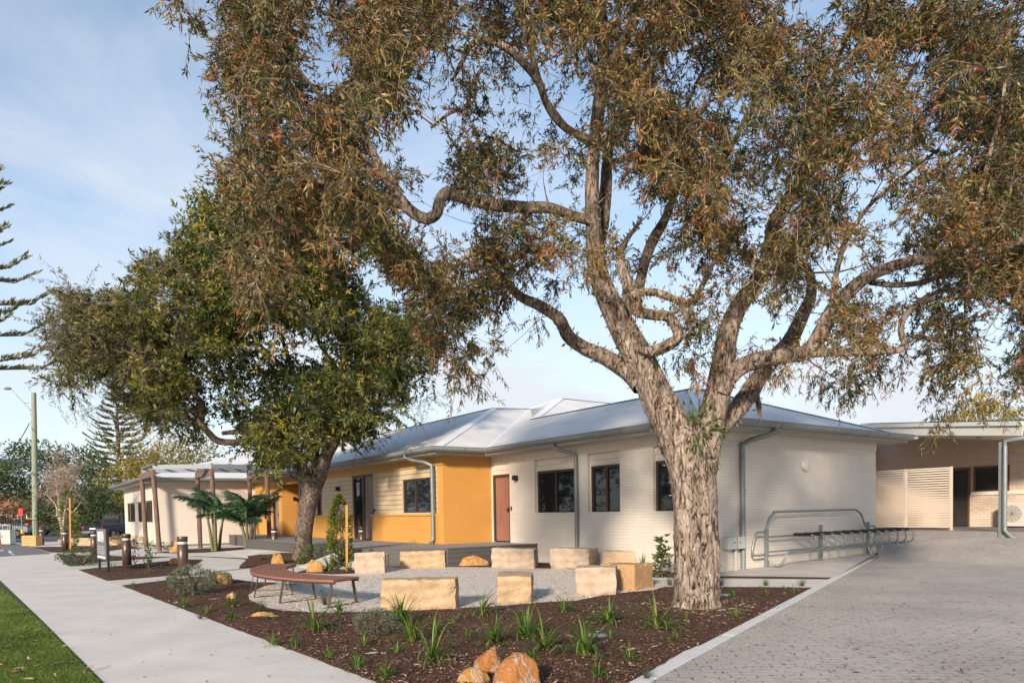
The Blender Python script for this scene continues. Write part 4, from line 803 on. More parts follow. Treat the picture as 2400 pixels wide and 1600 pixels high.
# ---- sandstone blocks
def block(a, c, dep, h, mt, label, seed, away=None, yawfix=0):
    a = np.array([*a, 0.]); c = np.array([*c, 0.]); e = c-a; L_ = np.linalg.norm(e); e /= L_; n_ = np.array([-e[1], e[0], 0.])
    if away is not None: n_ = np.array([*away, 0.]); n_ = n_/np.linalg.norm(n_)
    o_ = (a+c)/2+n_*dep/2; N1, N2, N3 = max(4, int(L_/.05)), max(4, int(dep/.05)), max(4, int(h/.05)); mb = MB(); rs = random.Random(seed)
    tw = [rs.uniform(-.02, .02) for _ in range(8)]
    idx = {}; vs = []
    def vert(i, j, k):
        if (i, j, k) in idx: return idx[(i, j, k)]
        x, y, z = i/N1*2-1, j/N2*2-1, k/N3
        s_ = []
        for q in (x, y, z*2-1): s_.append(abs(q))
        # soften edges
        r_ = .955 if sorted(s_)[1] > .99 else 1.0; 
        if sorted(s_)[0] > .99: r_ = .92
        fx = 1+tw[0]*z+tw[1]*y; fy = 1+tw[2]*x
        px_, py_, pz = x*L_/2*fx*(1-(1-r_)*.05/L_*5), y*dep/2*fy*(1-(1-r_)*.05/dep*5), z*h*(1-(1-r_)*(.12 if z > .9 else 0))*(1+tw[3]*x+tw[4]*y)
        p = np.array([px_, py_, pz]); q_ = Vector((px_*4+seed, py_*4, pz*4)); nz = noise.noise(q_)*.016+noise.noise(q_*3.2)*.009+noise.noise(q_*8)*.004-.02*max(0, noise.noise(q_*1.7+Vector((9, 0, 0)))-.25)*(sorted(s_)[1] > .9)*4
        dr = np.array([x*(abs(x) > .99), y*(abs(y) > .99), (z*2-1)*(z > .99)]); p = p+dr*nz
        idx[(i, j, k)] = len(vs); vs.append(p); return idx[(i, j, k)]
    fs = []
    for i in range(N1):
        for k in range(N3): fs.append((vert(i, 0, k), vert(i+1, 0, k), vert(i+1, 0, k+1), vert(i, 0, k+1))); fs.append((vert(i+1, N2, k), vert(i, N2, k), vert(i, N2, k+1), vert(i+1, N2, k+1)))
        for j in range(N2): fs.append((vert(i, j, N3), vert(i+1, j, N3), vert(i+1, j+1, N3), vert(i, j+1, N3)))
    for j in range(N2):
        for k in range(N3): fs.append((vert(0, j+1, k), vert(0, j, k), vert(0, j, k+1), vert(0, j+1, k+1))); fs.append((vert(N1, j, k), vert(N1, j+1, k), vert(N1, j+1, k+1), vert(N1, j, k+1)))
    mb.add(vs, fs, 0, False); o = mb.build('sandstone_block', mt); o.location = Vector(o_); o.rotation_euler.z = math.atan2(e[1], e[0])
    return tag(o, label, 'stone block', 'sandstone seating blocks around the gravel circle')
block((-2.05, 10.92), (-.87, 10.91), .42, .47, M_sand, 'longest pale yellow sandstone block, front of the gravel circle beside the bench', 1)
block((-.26, 11.47), (.30, 11.44), .9, .45, M_sand, 'square-faced pale sandstone block in the middle front of the gravel circle', 2)
block((1.09, 12.45), (1.80, 12.33), .55, .49, M_sandp, 'whitish rounded sandstone block in front of the orange one', 3)
block((2.22, 12.93), (2.68, 13.49), .80, .47, M_sando, 'orange-brown sandstone block beside the big paperbark trunk', 4)
block((2.3, 18.0), (3.32, 17.75), .6, .44, M_sandb, 'low sandstone block with chevron banding near the cream wall', 5)
block((.96, 18.29), (1.92, 17.85), .72, .52, M_sandp, 'pinkish sandstone block under the grey downpipe at the back of the circle', 6)
block((-.56, 18.85), (.55, 18.40), .4, .52, M_sandp, 'pinkish sandstone block with a rough left end, right of the orange boulder', 7)
block((-3.04, 19.1), (-1.80, 19.2), .5, .46, M_sand, 'yellow sandstone block in front of the dark deck corner', 8)
block((-3.95, 17.74), (-3.20, 17.80), .5, .52, M_sandp, 'leftmost pale sandstone block beside the staked shrub', 9)
# ---- rocks
def rock(p, sx, sy, sz, mt, label, seed, rz=0, sub=4, rough=.22, sink=.14, peak=0):
    import bmesh
    bm = bmesh.new(); bmesh.ops.create_icosphere(bm, subdivisions=sub, radius=1)
    rs = random.Random(seed); pl = [Vector((rs.gauss(0, 1), rs.gauss(0, 1), rs.gauss(.2, .8))).normalized() for _ in range(9)]; dl = [rs.uniform(.62, .9) for _ in pl]
    for v in bm.verts:
        c = v.co.copy()
        for n_, d in zip(pl, dl):
            q = c.dot(n_)
            if q > d: c -= n_*(q-d)*.85
        c *= 1+rough*noise.noise(c*1.3+Vector((seed, 0, 0)))+rough*.35*noise.noise(c*4+Vector((seed, 2, 0)))+.02*noise.noise(c*13)
        if peak: c.x *= 1-peak*max(0, c.z)*.55; c.z *= 1+peak*.2
        v.co = Vector((c.x*sx, c.y*sy, c.z*sz if c.z > 0 else c.z*sz*.6))
    zmin = min(v.co.z for v in bm.verts); zmax = max(v.co.z for v in bm.verts)
    me = bpy.data.meshes.new('rock'); bm.to_mesh(me); bm.free(); me.materials.append(mt)
    for f in me.polygons: f.use_smooth = sub > 4
    o = bpy.data.objects.new('rock', me); col.objects.link(o); o.location = Vector((p[0], p[1], gh(p[0], p[1])-sink*sz)); o.rotation_euler.z = rz
    return tag(o, label, 'rock', 'garden rocks')
def prock(px0, px1, ytop, ybase, mt, label, seed, ratio=.8, **k):
    b_ = G((px0+px1)/2, ybase); s_ = b_[1]/F; wd = (px1-px0)*s_; hh = (ybase-ytop)*s_
    p = b_+np.array([0, wd*ratio/2*.7, 0]); return rock(p, wd/2*1.12, wd*ratio/2, hh*1.12, mt, label, seed, **k)
prock(475, 541, 1341, 1371, M_rock, 'broad split orange rock at the foot of the nearest bollard', 3)
prock(526, 549, 1385, 1405, M_rock, 'small orange rock behind a strap-leaf tuft left of the bench', 5)
prock(583, 655, 1432, 1448, M_rock, 'flat tan stone slab lying in the mulch below the bench', 6, ratio=.45, rough=.12)
prock(631, 664, 1289, 1322, M_rock, 'upright pointed orange rock behind the bench', 8, peak=.8)
prock(716, 761, 1312, 1341, M_rock, 'squarish golden rock seen over the inside of the bench', 12)
prock(1065, 1142, 1297, 1327, M_rock, 'orange boulder against the dark deck between two sandstone blocks', 14, ratio=.5)
prock(393, 422, 1268, 1294, M_rock, 'leaning orange rock left of the palms, behind the nearest bollard', 16, peak=.5)
prock(391, 425, 1302, 1323, M_rock, 'low orange rock just left of the nearest bollard post', 18)
prock(1102, 1192, 1506, 1580, M_rockg, 'rounded orange rock, back left of the three foreground rocks', 21, ratio=.9, sub=5, rough=.14)
prock(1158, 1272, 1531, 1622, M_rockg, 'large grey-veined orange rock, nearest of the foreground three', 25, ratio=.9, sub=5, rough=.12)
prock(1073, 1147, 1567, 1606, M_rock, 'small flat yellow rock, left of the foreground three', 27, ratio=.8, sub=5)
# ---- curved bench
BC = np.array([-1.07, 15.1, 0.]); ro, ri, bz = 4.24, 3.57, .45
a0 = math.atan2(11.26-15.1, -2.83+1.07); a1 = math.atan2(15.31-15.1, -5.32+1.07)
if a1 > 0: a1 -= 2*math.pi
t = empty('curved_bench', BC+np.array([ro*math.cos((a0+a1)/2), ro*math.sin((a0+a1)/2), 0]), 'curved bench with red-brown slats on dark flat-bar legs beside the gravel', 'bench')
def bp(a, r, z): return BC+np.array([r*math.cos(a), r*math.sin(a), z])
m = MB(); ns = 7; wd = (ro-ri)/ns
for k in range(ns):
    r0 = ri+k*wd+.004; r1 = ri+(k+1)*wd-.004; n = 40; vs = []
    for i in range(n+1):
        a = a0+(a1-a0)*i/n; vs += [bp(a, r0, bz-.035), bp(a, r1, bz-.035), bp(a, r1, bz), bp(a, r0, bz)]
    fs = []
    for i in range(n):
        b0, b1 = 4*i, 4*i+4
        for q in range(4): fs.append((b0+q, b0+(q+1) % 4, b1+(q+1) % 4, b1+q))
    fs += [(0, 3, 2, 1), (4*n, 4*n+1, 4*n+2, 4*n+3)]; m.add(vs, fs)
tbuild(m, 'slatted_seat', M_bench, t)
m = MB()
for r in (ri+.03, ro-.03): m.tube([bp(a0+(a1-a0)*i/40, r, bz-.055) for i in range(41)], .018, 6)
tbuild(m, 'seat_frame', M_boll, t)
for k in range(5):
    a = a0+(a1-a0)*(.02+.96*k/4); m = MB(); er = np.array([math.cos(a), math.sin(a), 0]); et = np.array([-math.sin(a), math.cos(a), 0])
    c0, c1 = BC+er*(ri+.07), BC+er*(ro-.07); f0_, f1_ = BC+er*(ri-.01), BC+er*(ro+.01)
    for p_, q_ in ((c0, f0_), (c1, f1_)):
        d = (q_+Z*.012)-(p_+Z*(bz-.045)); L_ = np.linalg.norm(d); d /= L_; m.box((p_+Z*(bz-.045)+q_+Z*.012)/2, L_, .012, .055, d, np.cross(d, et), et)
    m.box((f0_+f1_)/2+Z*.012, np.linalg.norm(f1_-f0_), .055, .012, er, et, Z); m.box((c0+c1)/2+Z*(bz-.045), np.linalg.norm(c1-c0), .055, .012, er, et, Z)
    tbuild(m, 'leg_frame', M_boll, t)
# ---- panel sign
sr, sl_ = G(255, 1341), G(234, 1335); ds = sl_-sr; Ls = np.linalg.norm(ds); ds /= Ls; ns_ = np.array([ds[1], -ds[0], 0.]); ns_ = ns_ if ns_[1] < 0 else -ns_; 
t = empty('panel_sign', sr, 'tall narrow grey panel sign with large white letters on two black posts', 'sign')
for a in (0, Ls):
    m = MB(); m.box(sr+ds*a+Z*.60, .06, .06, 1.22, ds, ns_, Z); tbuild(m, 'post', M_black, t)
m = MB(); m.box(sr+ds*Ls/2+Z*.77+ns_*.045, Ls+.02, .02, .86, ds, ns_, Z); tbuild(m, 'panel', mat('sign_grey', (.13, .13, .14), .5), t)
pv_ = MB(); pv_.box(sr+ds*Ls/2+Z*.405+ns_*.058, Ls*.86, .006, .05, ds, ns_, Z)
tbuild(pv_, 'white_bar', M_white, t)
def text(body, p, right, upv, size, ext, mt, parent, name='lettering', sx=1, align='CENTER'):
    cu = bpy.data.curves.new(name, 'FONT'); cu.body = body; cu.size = 1; cu.extrude = ext/size if size else 0; cu.align_x = align; cu.align_y = 'CENTER'
    tmp = bpy.data.objects.new(name, cu); col.objects.link(tmp); dg = bpy.context.evaluated_depsgraph_get(); me = bpy.data.meshes.new_from_object(tmp.evaluated_get(dg)); bpy.data.objects.remove(tmp)
    me.materials.clear(); me.materials.append(mt); o = bpy.data.objects.new(name, me); col.objects.link(o)
    right = Vector(right).normalized(); upv = Vector(upv).normalized(); nn = right.cross(upv)
    M = Matrix(((right.x*size*sx, upv.x*size, nn.x*size, p[0]), (right.y*size*sx, upv.y*size, nn.y*size, p[1]), (right.z*size*sx, upv.z*size, nn.z*size, p[2]), (0, 0, 0, 1)))
    me.transform(M)
    if parent is not None: me.transform(Matrix.Translation(-Vector(parent.location))); o.parent = parent
    return o
rt_ = -ds
cc = sr+ds*Ls/2+ns_*.058
text('BUNZA', cc+Z*.965, rt_, Z, .42, .004, M_white, t, sx=.62)
m = MB(); rs_ = random.Random(4)
for k in range(4):                                                # rows of small lettering too fine to read
    a = -Ls*.40
    while a < Ls*.38:
        w_ = rs_.uniform(.018, .034); m.box(cc+rt_*(a+w_/2)+Z*(.70-k*.062), w_, .004, .036 if k < 3 else .05, rt_, ns_, Z) if rs_.random() > .12 else None; a += w_+.014
tbuild(m, 'small_lettering', mat('sign_pale_letter', (.34, .34, .35), .5), t)
# ---- pergola
pg = [((364, 1291), 31.5), ((337, 1277), 34.2), ((501, 1283), 31.6), ((467, 1274), 33.8), ((629, 1267), 32.7), ((588, 1266), 35.2)]
base = [at(p[0], 1250, d) for p, d in pg]
for b_ in base: b_[2] = .05
t = empty('pergola', base[0], 'pergola of weathered timber portals carrying grey steel rails behind the palms', 'pergola')
topz = 3.58; M_rail = mat('shaded_rail_steel', (.17, .20, .225), .5, .2)  # darker steel: the shade on the rails is put into the colour
for k, b_ in enumerate(base):
    m = MB(); h_ = topz-.02; pts = [b_+Z*(-.1)+Z*h_*q/10 for q in range(11)]; rs = [.10*(1+.05*math.sin(q*1.7+k)) for q in range(11)]
    m.tube([p+np.array([.16 if k % 2 == 0 else .10, .0, 0])*(1-i/10)*(1 if k < 2 else .35) for i, p in enumerate(pts)], rs, 12); tbuild(m, 'post', M_timber, t)
for i in (0, 2, 4):
    a_, c_ = base[i], base[i+1]; d = c_-a_; d[2] = 0; L_ = np.linalg.norm(d); d /= L_; m = MB(); m.box((a_+c_)/2*np.array([1, 1, 0])+Z*(topz-.14), L_+.35, .14, .30, d, np.cross(d, Z), Z); tbuild(m, 'crossbeam', M_timber, t, .012)
fr = [base[0]-np.array([1.0, -.2, 0]), base[0], base[2], base[4]+np.array([1.5, .8, 0])]; bk = [base[1]-np.array([.6, -.1, 0]), base[1], base[3], base[5]+np.array([1.6, .8, 0])]
for row in ((base[0], base[2], base[4], base[4]+(base[4]-base[2])*.6), (base[1], base[3], base[5], base[5]+(base[5]-base[3])*.6)):
    m = MB()
    for a_, c_ in zip(row[:-1], row[1:]):
        d = (c_-a_)*np.array([1, 1, 0]); L_ = np.linalg.norm(d); d /= L_; m.box((a_+c_)/2*np.array([1, 1, 0])+Z*(topz+.13), L_, .06, .20, d, np.cross(d, Z), Z)
    tbuild(m, 'steel_rail', M_rail, t)
for q in np.linspace(0, 1, 7):
    p0_ = base[0]*(1-q)+base[4]*q; p1_ = base[1]*(1-q)+base[5]*q; d = (p1_-p0_); d[2] = 0; L_ = np.linalg.norm(d); d /= L_; m = MB(); m.box((p0_+p1_)/2*np.array([1, 1, 0])+Z*(topz+.26), L_+.5, .05, .06, d, np.cross(d, Z), Z); tbuild(m, 'steel_crossbar', M_rail, t)
# ---- covers in the mulch
for (x, y), lb in (((1399, 1486), 'round grey cover in the mulch right of the tall green tuft'), ((1700, 1392), 'round grey cover beside the foot of the big trunk')):
    p = G(x, y, .03); m = MB(); m.lathe([(0, .012), (.105, .012), (.11, 0), (.125, 0), (.13, -.04)], p, 28); o = m.build('drain_cover', mat('cover_grey', (.17, .185, .195), .6) if 'cover_grey' not in MATS else MATS['cover_grey']); tag(o, lb, 'drain cover', 'round covers in the mulch')
# ---- plants
def tuft_mesh(n, ln, w_, spread, seed, droop=2.3, mt=None):
    rs = np.random.RandomState(seed); vs = []; fs = []; rv = []
    for i in range(n):
        a = rs.uniform(0, 6.28); th = abs(rs.normal(0, spread)); L_ = ln*rs.uniform(.5, 1.1); seg = 6; ww = w_*rs.uniform(.7, 1.2)
        p = np.array([math.cos(a)*rs.uniform(0, .04), math.sin(a)*rs.uniform(0, .04), -.01]); side = np.array([-math.sin(a), math.cos(a), 0]); ang = math.pi/2-min(1.4, th*.62); b_ = len(vs); col_ = rs.uniform(0, 1)
        dr = droop*rs.uniform(.25, 1.3)
        for k in range(seg+1):
            f = k/seg; wk = ww*(1-f**2.2)*(.75+.25*min(1, f*4)); vs += [tuple(p-side*wk/2), tuple(p+side*wk/2)]
            ang2 = ang-dr*f*f*1.7*(th+.35); p = p+(np.array([math.cos(a), math.sin(a), 0])*math.cos(ang2)+np.array([0, 0, 1])*math.sin(ang2))*L_/seg
        for k in range(seg): fs.append((b_+2*k, b_+2*k+1, b_+2*k+3, b_+2*k+2)); rv.append(min(1, col_*.8+(.35 if k == 0 else 0)))
    me = bpy.data.meshes.new('blades'); me.from_pydata(vs, [], fs); at_ = me.attributes.new('rnd', 'FLOAT', 'FACE'); at_.data.foreach_set('value', np.array(rv, 'f'))
    me.materials.append(mt); return me
TM = {'big': [tuft_mesh((62, 44, 80, 36, 55)[k], (.68, .72, .60, .76, .55)[k], .022, (1.15, 1.5, .9, 1.3, 1.9)[k], k, mt=M_grass) for k in range(5)], 'mid': [tuft_mesh(44, .42, .016, 1.3, 10+k, mt=M_grass) for k in range(3)], 'small': [tuft_mesh(40, .22, .009, 1.2, 20+k, mt=M_grass) for k in range(3)], 'wisp': [tuft_mesh(110, .36, .0040, 1.0, 30+k, .7, mt=M_dgrass) for k in range(3)]}
TN = {'big': 'strap_leaf_tuft', 'mid': 'strap_leaf_tuft', 'small': 'grass_tuft', 'wisp': 'fine_grass_tuft'}
cnt = [0]
def tuft(x, y, kind, sc_, label, z=None):
    cnt[0] += 1; me = TM[kind][cnt[0] % len(TM[kind])]; p = G(x, y); o = bpy.data.objects.new(TN[kind], me); col.objects.link(o)
    o.location = (p[0], p[1], .02 if z is None else z); o.scale = (sc_*1.05, sc_*1.05, sc_*RND.uniform(.62, .92)); o.rotation_euler.z = RND.uniform(0, 6.28)
    return tag(o, label, 'grass tuft', 'grass and strap-leaf tufts planted in the mulch')
TL = [(735, 1478, 'big', 1.05, 'big strap-leaf tuft below the right bench legs'), (940, 1466, 'big', 1.0, 'strap-leaf tuft in front of the right half of the longest sandstone block'), (1130, 1446, 'big', .9, 'strap-leaf tuft left of the square-faced sandstone block'), (1322, 1435, 'big', .85, 'strap-leaf tuft in front of the gap left of the whitish block'), (1428, 1460, 'big', 1.0, 'strap-leaf tuft in front of the whitish sandstone block'), (1540, 1475, 'big', 1.15, 'large strap-leaf tuft left of the foot of the paperbark trunk'),
 (1232, 1500, 'big', 1.05, 'dense strap-leaf tuft behind the foreground rocks, left of its twin'), (1276, 1524, 'big', 1.0, 'upright strap-leaf tuft right behind the large foreground rock'), (1372, 1541, 'big', 1.3, 'tallest strap-leaf tuft, left of the round grey cover'), (1160, 1510, 'big', .8, 'strap-leaf tuft just behind the rounded foreground rock'), (1012, 1552, 'big', .85, 'low spreading tuft left of the foreground rocks'), (966, 1508, 'big', .8, 'strap-leaf tuft right of the grey-green bush'), (1022, 1485, 'mid', .95, 'medium tuft in the middle of the mulch, below the long block'),
 (545, 1424, 'big', .8, 'yellow-green tuft beside the small orange rock'), (450, 1372, 'mid', 1.0, 'tuft left of the split orange rock by the bollard'), (395, 1372, 'mid', 1.1, 'tuft just left of the nearest bollard base'), (432, 1424, 'mid', .9, 'tuft near the path edge below the grey-green shrub'), (487, 1437, 'small', 1.2, 'small tuft below the yellow-green tuft'), (540, 1455, 'mid', .7, 'low tuft left of the flat stone slab'), (314, 1377, 'small', 1.2, 'small tuft at the left tip of the front bed'),
 (853, 1515, 'small', 1.1, 'small tuft below the grey-green bush'), (795, 1439, 'mid', .9, 'tuft at the gravel edge by the right end of the bench'), (692, 1518, 'small', 1.3, 'small tuft by the path edge under the big tuft'), (640, 1512, 'small', 1.1, 'small tuft close to the concrete path edge below the slab'), (770, 1545, 'small', 1.1, 'small flowering tuft near the path edge'), (838, 1570, 'small', 1.2, 'thin tuft near the bottom of the mulch, left'), (905, 1592, 'mid', .8, 'tuft at the bottom edge of the mulch near the path'), (930, 1531, 'small', 1.2, 'small tuft left of the low spreading tuft'), (1052, 1523, 'small', .9, 'thin upright tuft between the spreading tuft and the rocks'), (1064, 1461, 'small', 1.1, 'small tuft left of the tuft by the square-faced block'), (1097, 1497, 'small', 1.0, 'small tuft in the centre of the mulch above the rocks'),
 (1245, 1550, 'small', 1.3, 'tuft right behind the grey-veined rock'), (1475, 1550, 'mid', .7, 'thin tuft right of the tallest tuft'), (1432, 1497, 'small', .8, 'tiny tuft right of the round grey cover in the mulch'), (1570, 1507, 'small', 1.0, 'low tuft right of the one by the trunk base'), (1610, 1455, 'small', .9, 'bright small tuft just in front of the trunk base'), (1402, 1592, 'mid', .8, 'leafy tuft near the bottom of the kerb'), (1590, 1500, 'small', .7, 'tiny tuft between trunk and kerb'), (1725, 1447, 'small', 1.0, 'small tuft near the middle of the kerb'), (1740, 1420, 'small', 1.1, 'bright tuft right of the trunk, near the kerb'),
 (1720, 1398, 'mid', .8, 'dull tuft beside the cover right of the trunk'), (1797, 1398, 'mid', .7, 'dull tuft in the narrow end of the mulch'), (1860, 1390, 'mid', .6, 'tuft nearest the sharp tip of the mulch bed'), (1690, 1373, 'wisp', .9, 'wispy grass just right of the trunk by the path strip'), (1795, 1373, 'wisp', .8, 'wispy grass halfway along the path strip'), (1880, 1374, 'wisp', .8, 'wispy grass at the right end of the path strip'), (1570, 1372, 'wisp', .9, 'wispy grass between the orange block and the trunk'), (1215, 1448, 'wisp', .8, 'wispy grass in front of the square-faced block'),
 (610, 1437, 'wisp', 1.1, 'wispy grey grass in front of the left bench legs'), (762, 1418, 'wisp', 1.05, 'wispy grass growing up through the right bench legs'), (625, 1455, 'wisp', .7, 'low wispy grass between bench and slab'), (470, 1452, 'wisp', .6, 'low wispy grass near the path, left bed'), (1240, 1600, 'wisp', .6, 'wispy grass at the foot of the foreground rock'), (1515, 1592, 'wisp', .6, 'wispy grass by the kerb at the bottom'),
 (683, 1310, 'mid', 1.3, 'green tuft left of the leafy tree trunk'), (700, 1322, 'mid', 1.2, 'green tuft in front of the leafy tree trunk'), (655, 1318, 'small', 1.2, 'small tuft between pointed rock and tree trunk'), (615, 1316, 'wisp', 1.2, 'wispy tuft at the left tip of the tree bed'), (772, 1338, 'big', 1.15, 'tall green tuft right of the squarish golden rock'), (820, 1340, 'mid', 1.2, 'tuft at the foot of the orange stake'), (735, 1322, 'mid', 1.1, 'tuft behind the squarish golden rock'), (926, 1326, 'mid', .9, 'tuft in the gap between the leftmost and the yellow block'), (970, 1318, 'mid', .8, 'tuft above the yellow sandstone block by the deck'),
 (265, 1330, 'small', 1.4, 'small tuft right of the sign post'), (240, 1341, 'small', 1.2, 'small green tuft under the sign panel'), (345, 1345, 'small', 1.3, 'green tuft below the two saplings'), (380, 1335, 'wisp', 1.3, 'wispy tuft left of the nearest bollard'), (190, 1322, 'wisp', 1.6, 'wispy mound in the middle bed left of the sign'), (165, 1318, 'wisp', 1.5, 'wispy mound at the left tip of the middle bed'), (212, 1316, 'wisp', 1.5, 'wispy mound in front of the half hidden bollard'), (270, 1312, 'small', 1.5, 'bright small tuft behind the sign'), (170, 1305, 'wisp', 1.6, 'wispy mound at the foot of the timber stake'), (350, 1318, 'wisp', 1.2, 'wispy tuft behind the saplings'),
 (1210, 1302, 'mid', 1.4, 'spiky plant against the cream wall right of the deck'), (1462, 1307, 'mid', 1.2, 'spiky plant against the cream wall over the chevron block'), (1505, 1335, 'mid', 1.3, 'spiky plant right of the chevron block')]
for a in TL: tuft(*a)
# small shrubs made of many little leaves on stems
def shrub(name, p, rx, rz_, n, lf, lw, mt, label, seed, stems=9, cat='shrub', group=None, up=.4, shell=.5):
    rs = np.random.RandomState(seed); p = np.array([p[0], p[1], p[2] if len(p) > 2 else 0.]); t = empty(name, p, label, cat, group)
    m = MB(); tips = []
    for k in range(stems):
        a = rs.uniform(0, 6.28); r = rx*rs.uniform(.2, .9); h_ = rz_*rs.uniform(.5, .95); e = np.array([math.cos(a)*r, math.sin(a)*r, h_]); m.tube([(0, 0, 0), e*np.array([.4, .4, .55]), e], [.012*rx*2+.004, .006*rx*2+.003, .002], 5)
    m.build('stem', M_bark2, t)
    u_ = unit(rs.normal(0, 1, (n, 3))); r = rs.uniform(shell, 1, n)**.5; c = u_*r[:, None]*np.array([rx, rx, rz_*.5])+np.array([0, 0, rz_*.5]); lump = np.array([noise.noise(Vector(q*3/max(rx, .1))+Vector((seed, 0, 0))) for q in c]); k_ = lump > -.12; c = c[k_]; u_ = u_[k_]; c[:, 2] = np.maximum(c[:, 2], .01)
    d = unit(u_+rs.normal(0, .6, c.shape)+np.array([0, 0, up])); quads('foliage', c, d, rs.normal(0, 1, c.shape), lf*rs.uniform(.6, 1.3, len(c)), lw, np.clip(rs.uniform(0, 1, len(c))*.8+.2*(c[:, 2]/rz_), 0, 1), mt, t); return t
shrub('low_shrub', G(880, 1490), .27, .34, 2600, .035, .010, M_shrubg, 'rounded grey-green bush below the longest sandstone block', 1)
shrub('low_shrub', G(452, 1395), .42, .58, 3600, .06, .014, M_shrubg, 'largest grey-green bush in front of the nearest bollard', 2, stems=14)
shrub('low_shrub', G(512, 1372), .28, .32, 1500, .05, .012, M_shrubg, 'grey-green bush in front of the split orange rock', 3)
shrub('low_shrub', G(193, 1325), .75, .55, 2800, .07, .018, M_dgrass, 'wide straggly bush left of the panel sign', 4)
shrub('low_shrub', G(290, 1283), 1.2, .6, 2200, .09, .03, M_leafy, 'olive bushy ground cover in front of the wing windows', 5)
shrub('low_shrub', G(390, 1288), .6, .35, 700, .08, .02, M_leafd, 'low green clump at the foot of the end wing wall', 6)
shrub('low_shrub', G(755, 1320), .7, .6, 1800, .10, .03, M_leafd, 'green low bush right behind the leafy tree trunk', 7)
def sapling(x, y, h, label, seed, n=60, lf=.09):
    p = G(x, y); rs = np.random.RandomState(seed); t = empty('sapling', p, label, 'sapling', 'young saplings in the beds'); m = MB(); pts = [np.array([.03*math.sin(k*1.2+seed), .02*math.cos(k), h*k/8]) for k in range(9)]; m.tube(pts, [.012-.001*k for k in range(9)], 6)
    c = []
    for k in range(n):
        f = rs.uniform(.15, 1); c.append(np.array([.03*math.sin(f*8*1.2+seed), .02*math.cos(f*8), h*f])+rs.normal(0, .05, 3)*(1.3-f)*1.6)
    m.build('stem', M_bark2, t); c = np.array(c); a = rs.uniform(0, 6.28, n); quads('foliage', c, unit(np.c_[np.cos(a), np.sin(a), rs.uniform(.1, .9, n)]), rs.normal(0, 1, (n, 3)), lf, lf*.45, rs.uniform(.2, .9, n), M_leafd, t)
sapling(316, 1330, .85, 'thin sapling just right of the second bollard', 1); sapling(349, 1334, .75, 'bushier sapling left of the low orange rock', 2, 110); sapling(1553, 1354, .9, 'dark leafy sapling left of the big trunk against the wall', 3, 90, .16); sapling(1545, 1345, .45, 'short leafy plant at the wall between block and trunk', 4, 70, .12)
# staked shrub, stake
def column_shrub(p, rx, h, n, mt, label, seed, lf=.10):
    rs = np.random.RandomState(seed); t = empty('staked_shrub', p, label, 'shrub'); m = MB()
    for k in range(5):
        a = k*1.3; m.tube([(0, 0, 0), (.1*math.cos(a), .1*math.sin(a), h*.4), (.16*rx*math.cos(a+1), .2*rx*math.sin(a+1), h*rs.uniform(.8, .98))], [.02, .012, .004], 6)
    m.build('stem', M_bark2, t); z = rs.uniform(.02, 1, n); w_ = rx*(np.sin(np.clip(z*1.05, 0, 1)*math.pi)**.45*.9+.1)*(1-.35*z); a = rs.uniform(0, 6.28, n); r = w_*rs.uniform(.2, 1, n)**.5
    c = np.c_[np.cos(a)*r, np.sin(a)*r, z*h]; lump = np.array([noise.noise(Vector(q*4)+Vector((seed, 0, 0))) for q in c]); c = c[lump > -.18]; a = a[lump > -.18]
    quads('foliage', c, unit(np.c_[np.cos(a), np.sin(a), rs.uniform(-.2, 1, len(c))]), rs.normal(0, 1, c.shape), lf*rs.uniform(.7, 1.2, len(c)), lf*.4, rs.uniform(0, 1, len(c)), mt, t)
M_leafb = leafmat('bright_green_leaf', [(0, (.05, .085, .014)), (.5, (.14, .19, .03)), (1, (.34, .32, .06))], .35)
column_shrub(G(798, 1334), .37, 2.0, 4200, M_leafb, 'bright green upright shrub tied to an orange stake in front of the glass door', 3)
column_shrub(G(163, 1288), .55, 2.9, 1900, M_leafb, 'slim bright green climber beside the far timber stake', 4, .12)
for (x, y, h, lb) in ((813, 1339, 1.72, 'orange timber stake beside the bright green shrub'), (165.5, 1299, 2.35, 'tall orange timber stake behind the bollard at the bare shrub')):
    p = G(x, y); m = MB(); m.box((0, 0, h/2), .055, .055, h); m.box((0, 0, h+.004), .04, .04, .012); o = m.build('timber_stake', M_stake, bevel=.006); o.location = Vector(p); o.rotation_euler = (0, math.radians(1.2), .4); tag(o, lb, 'stake', 'timber stakes')
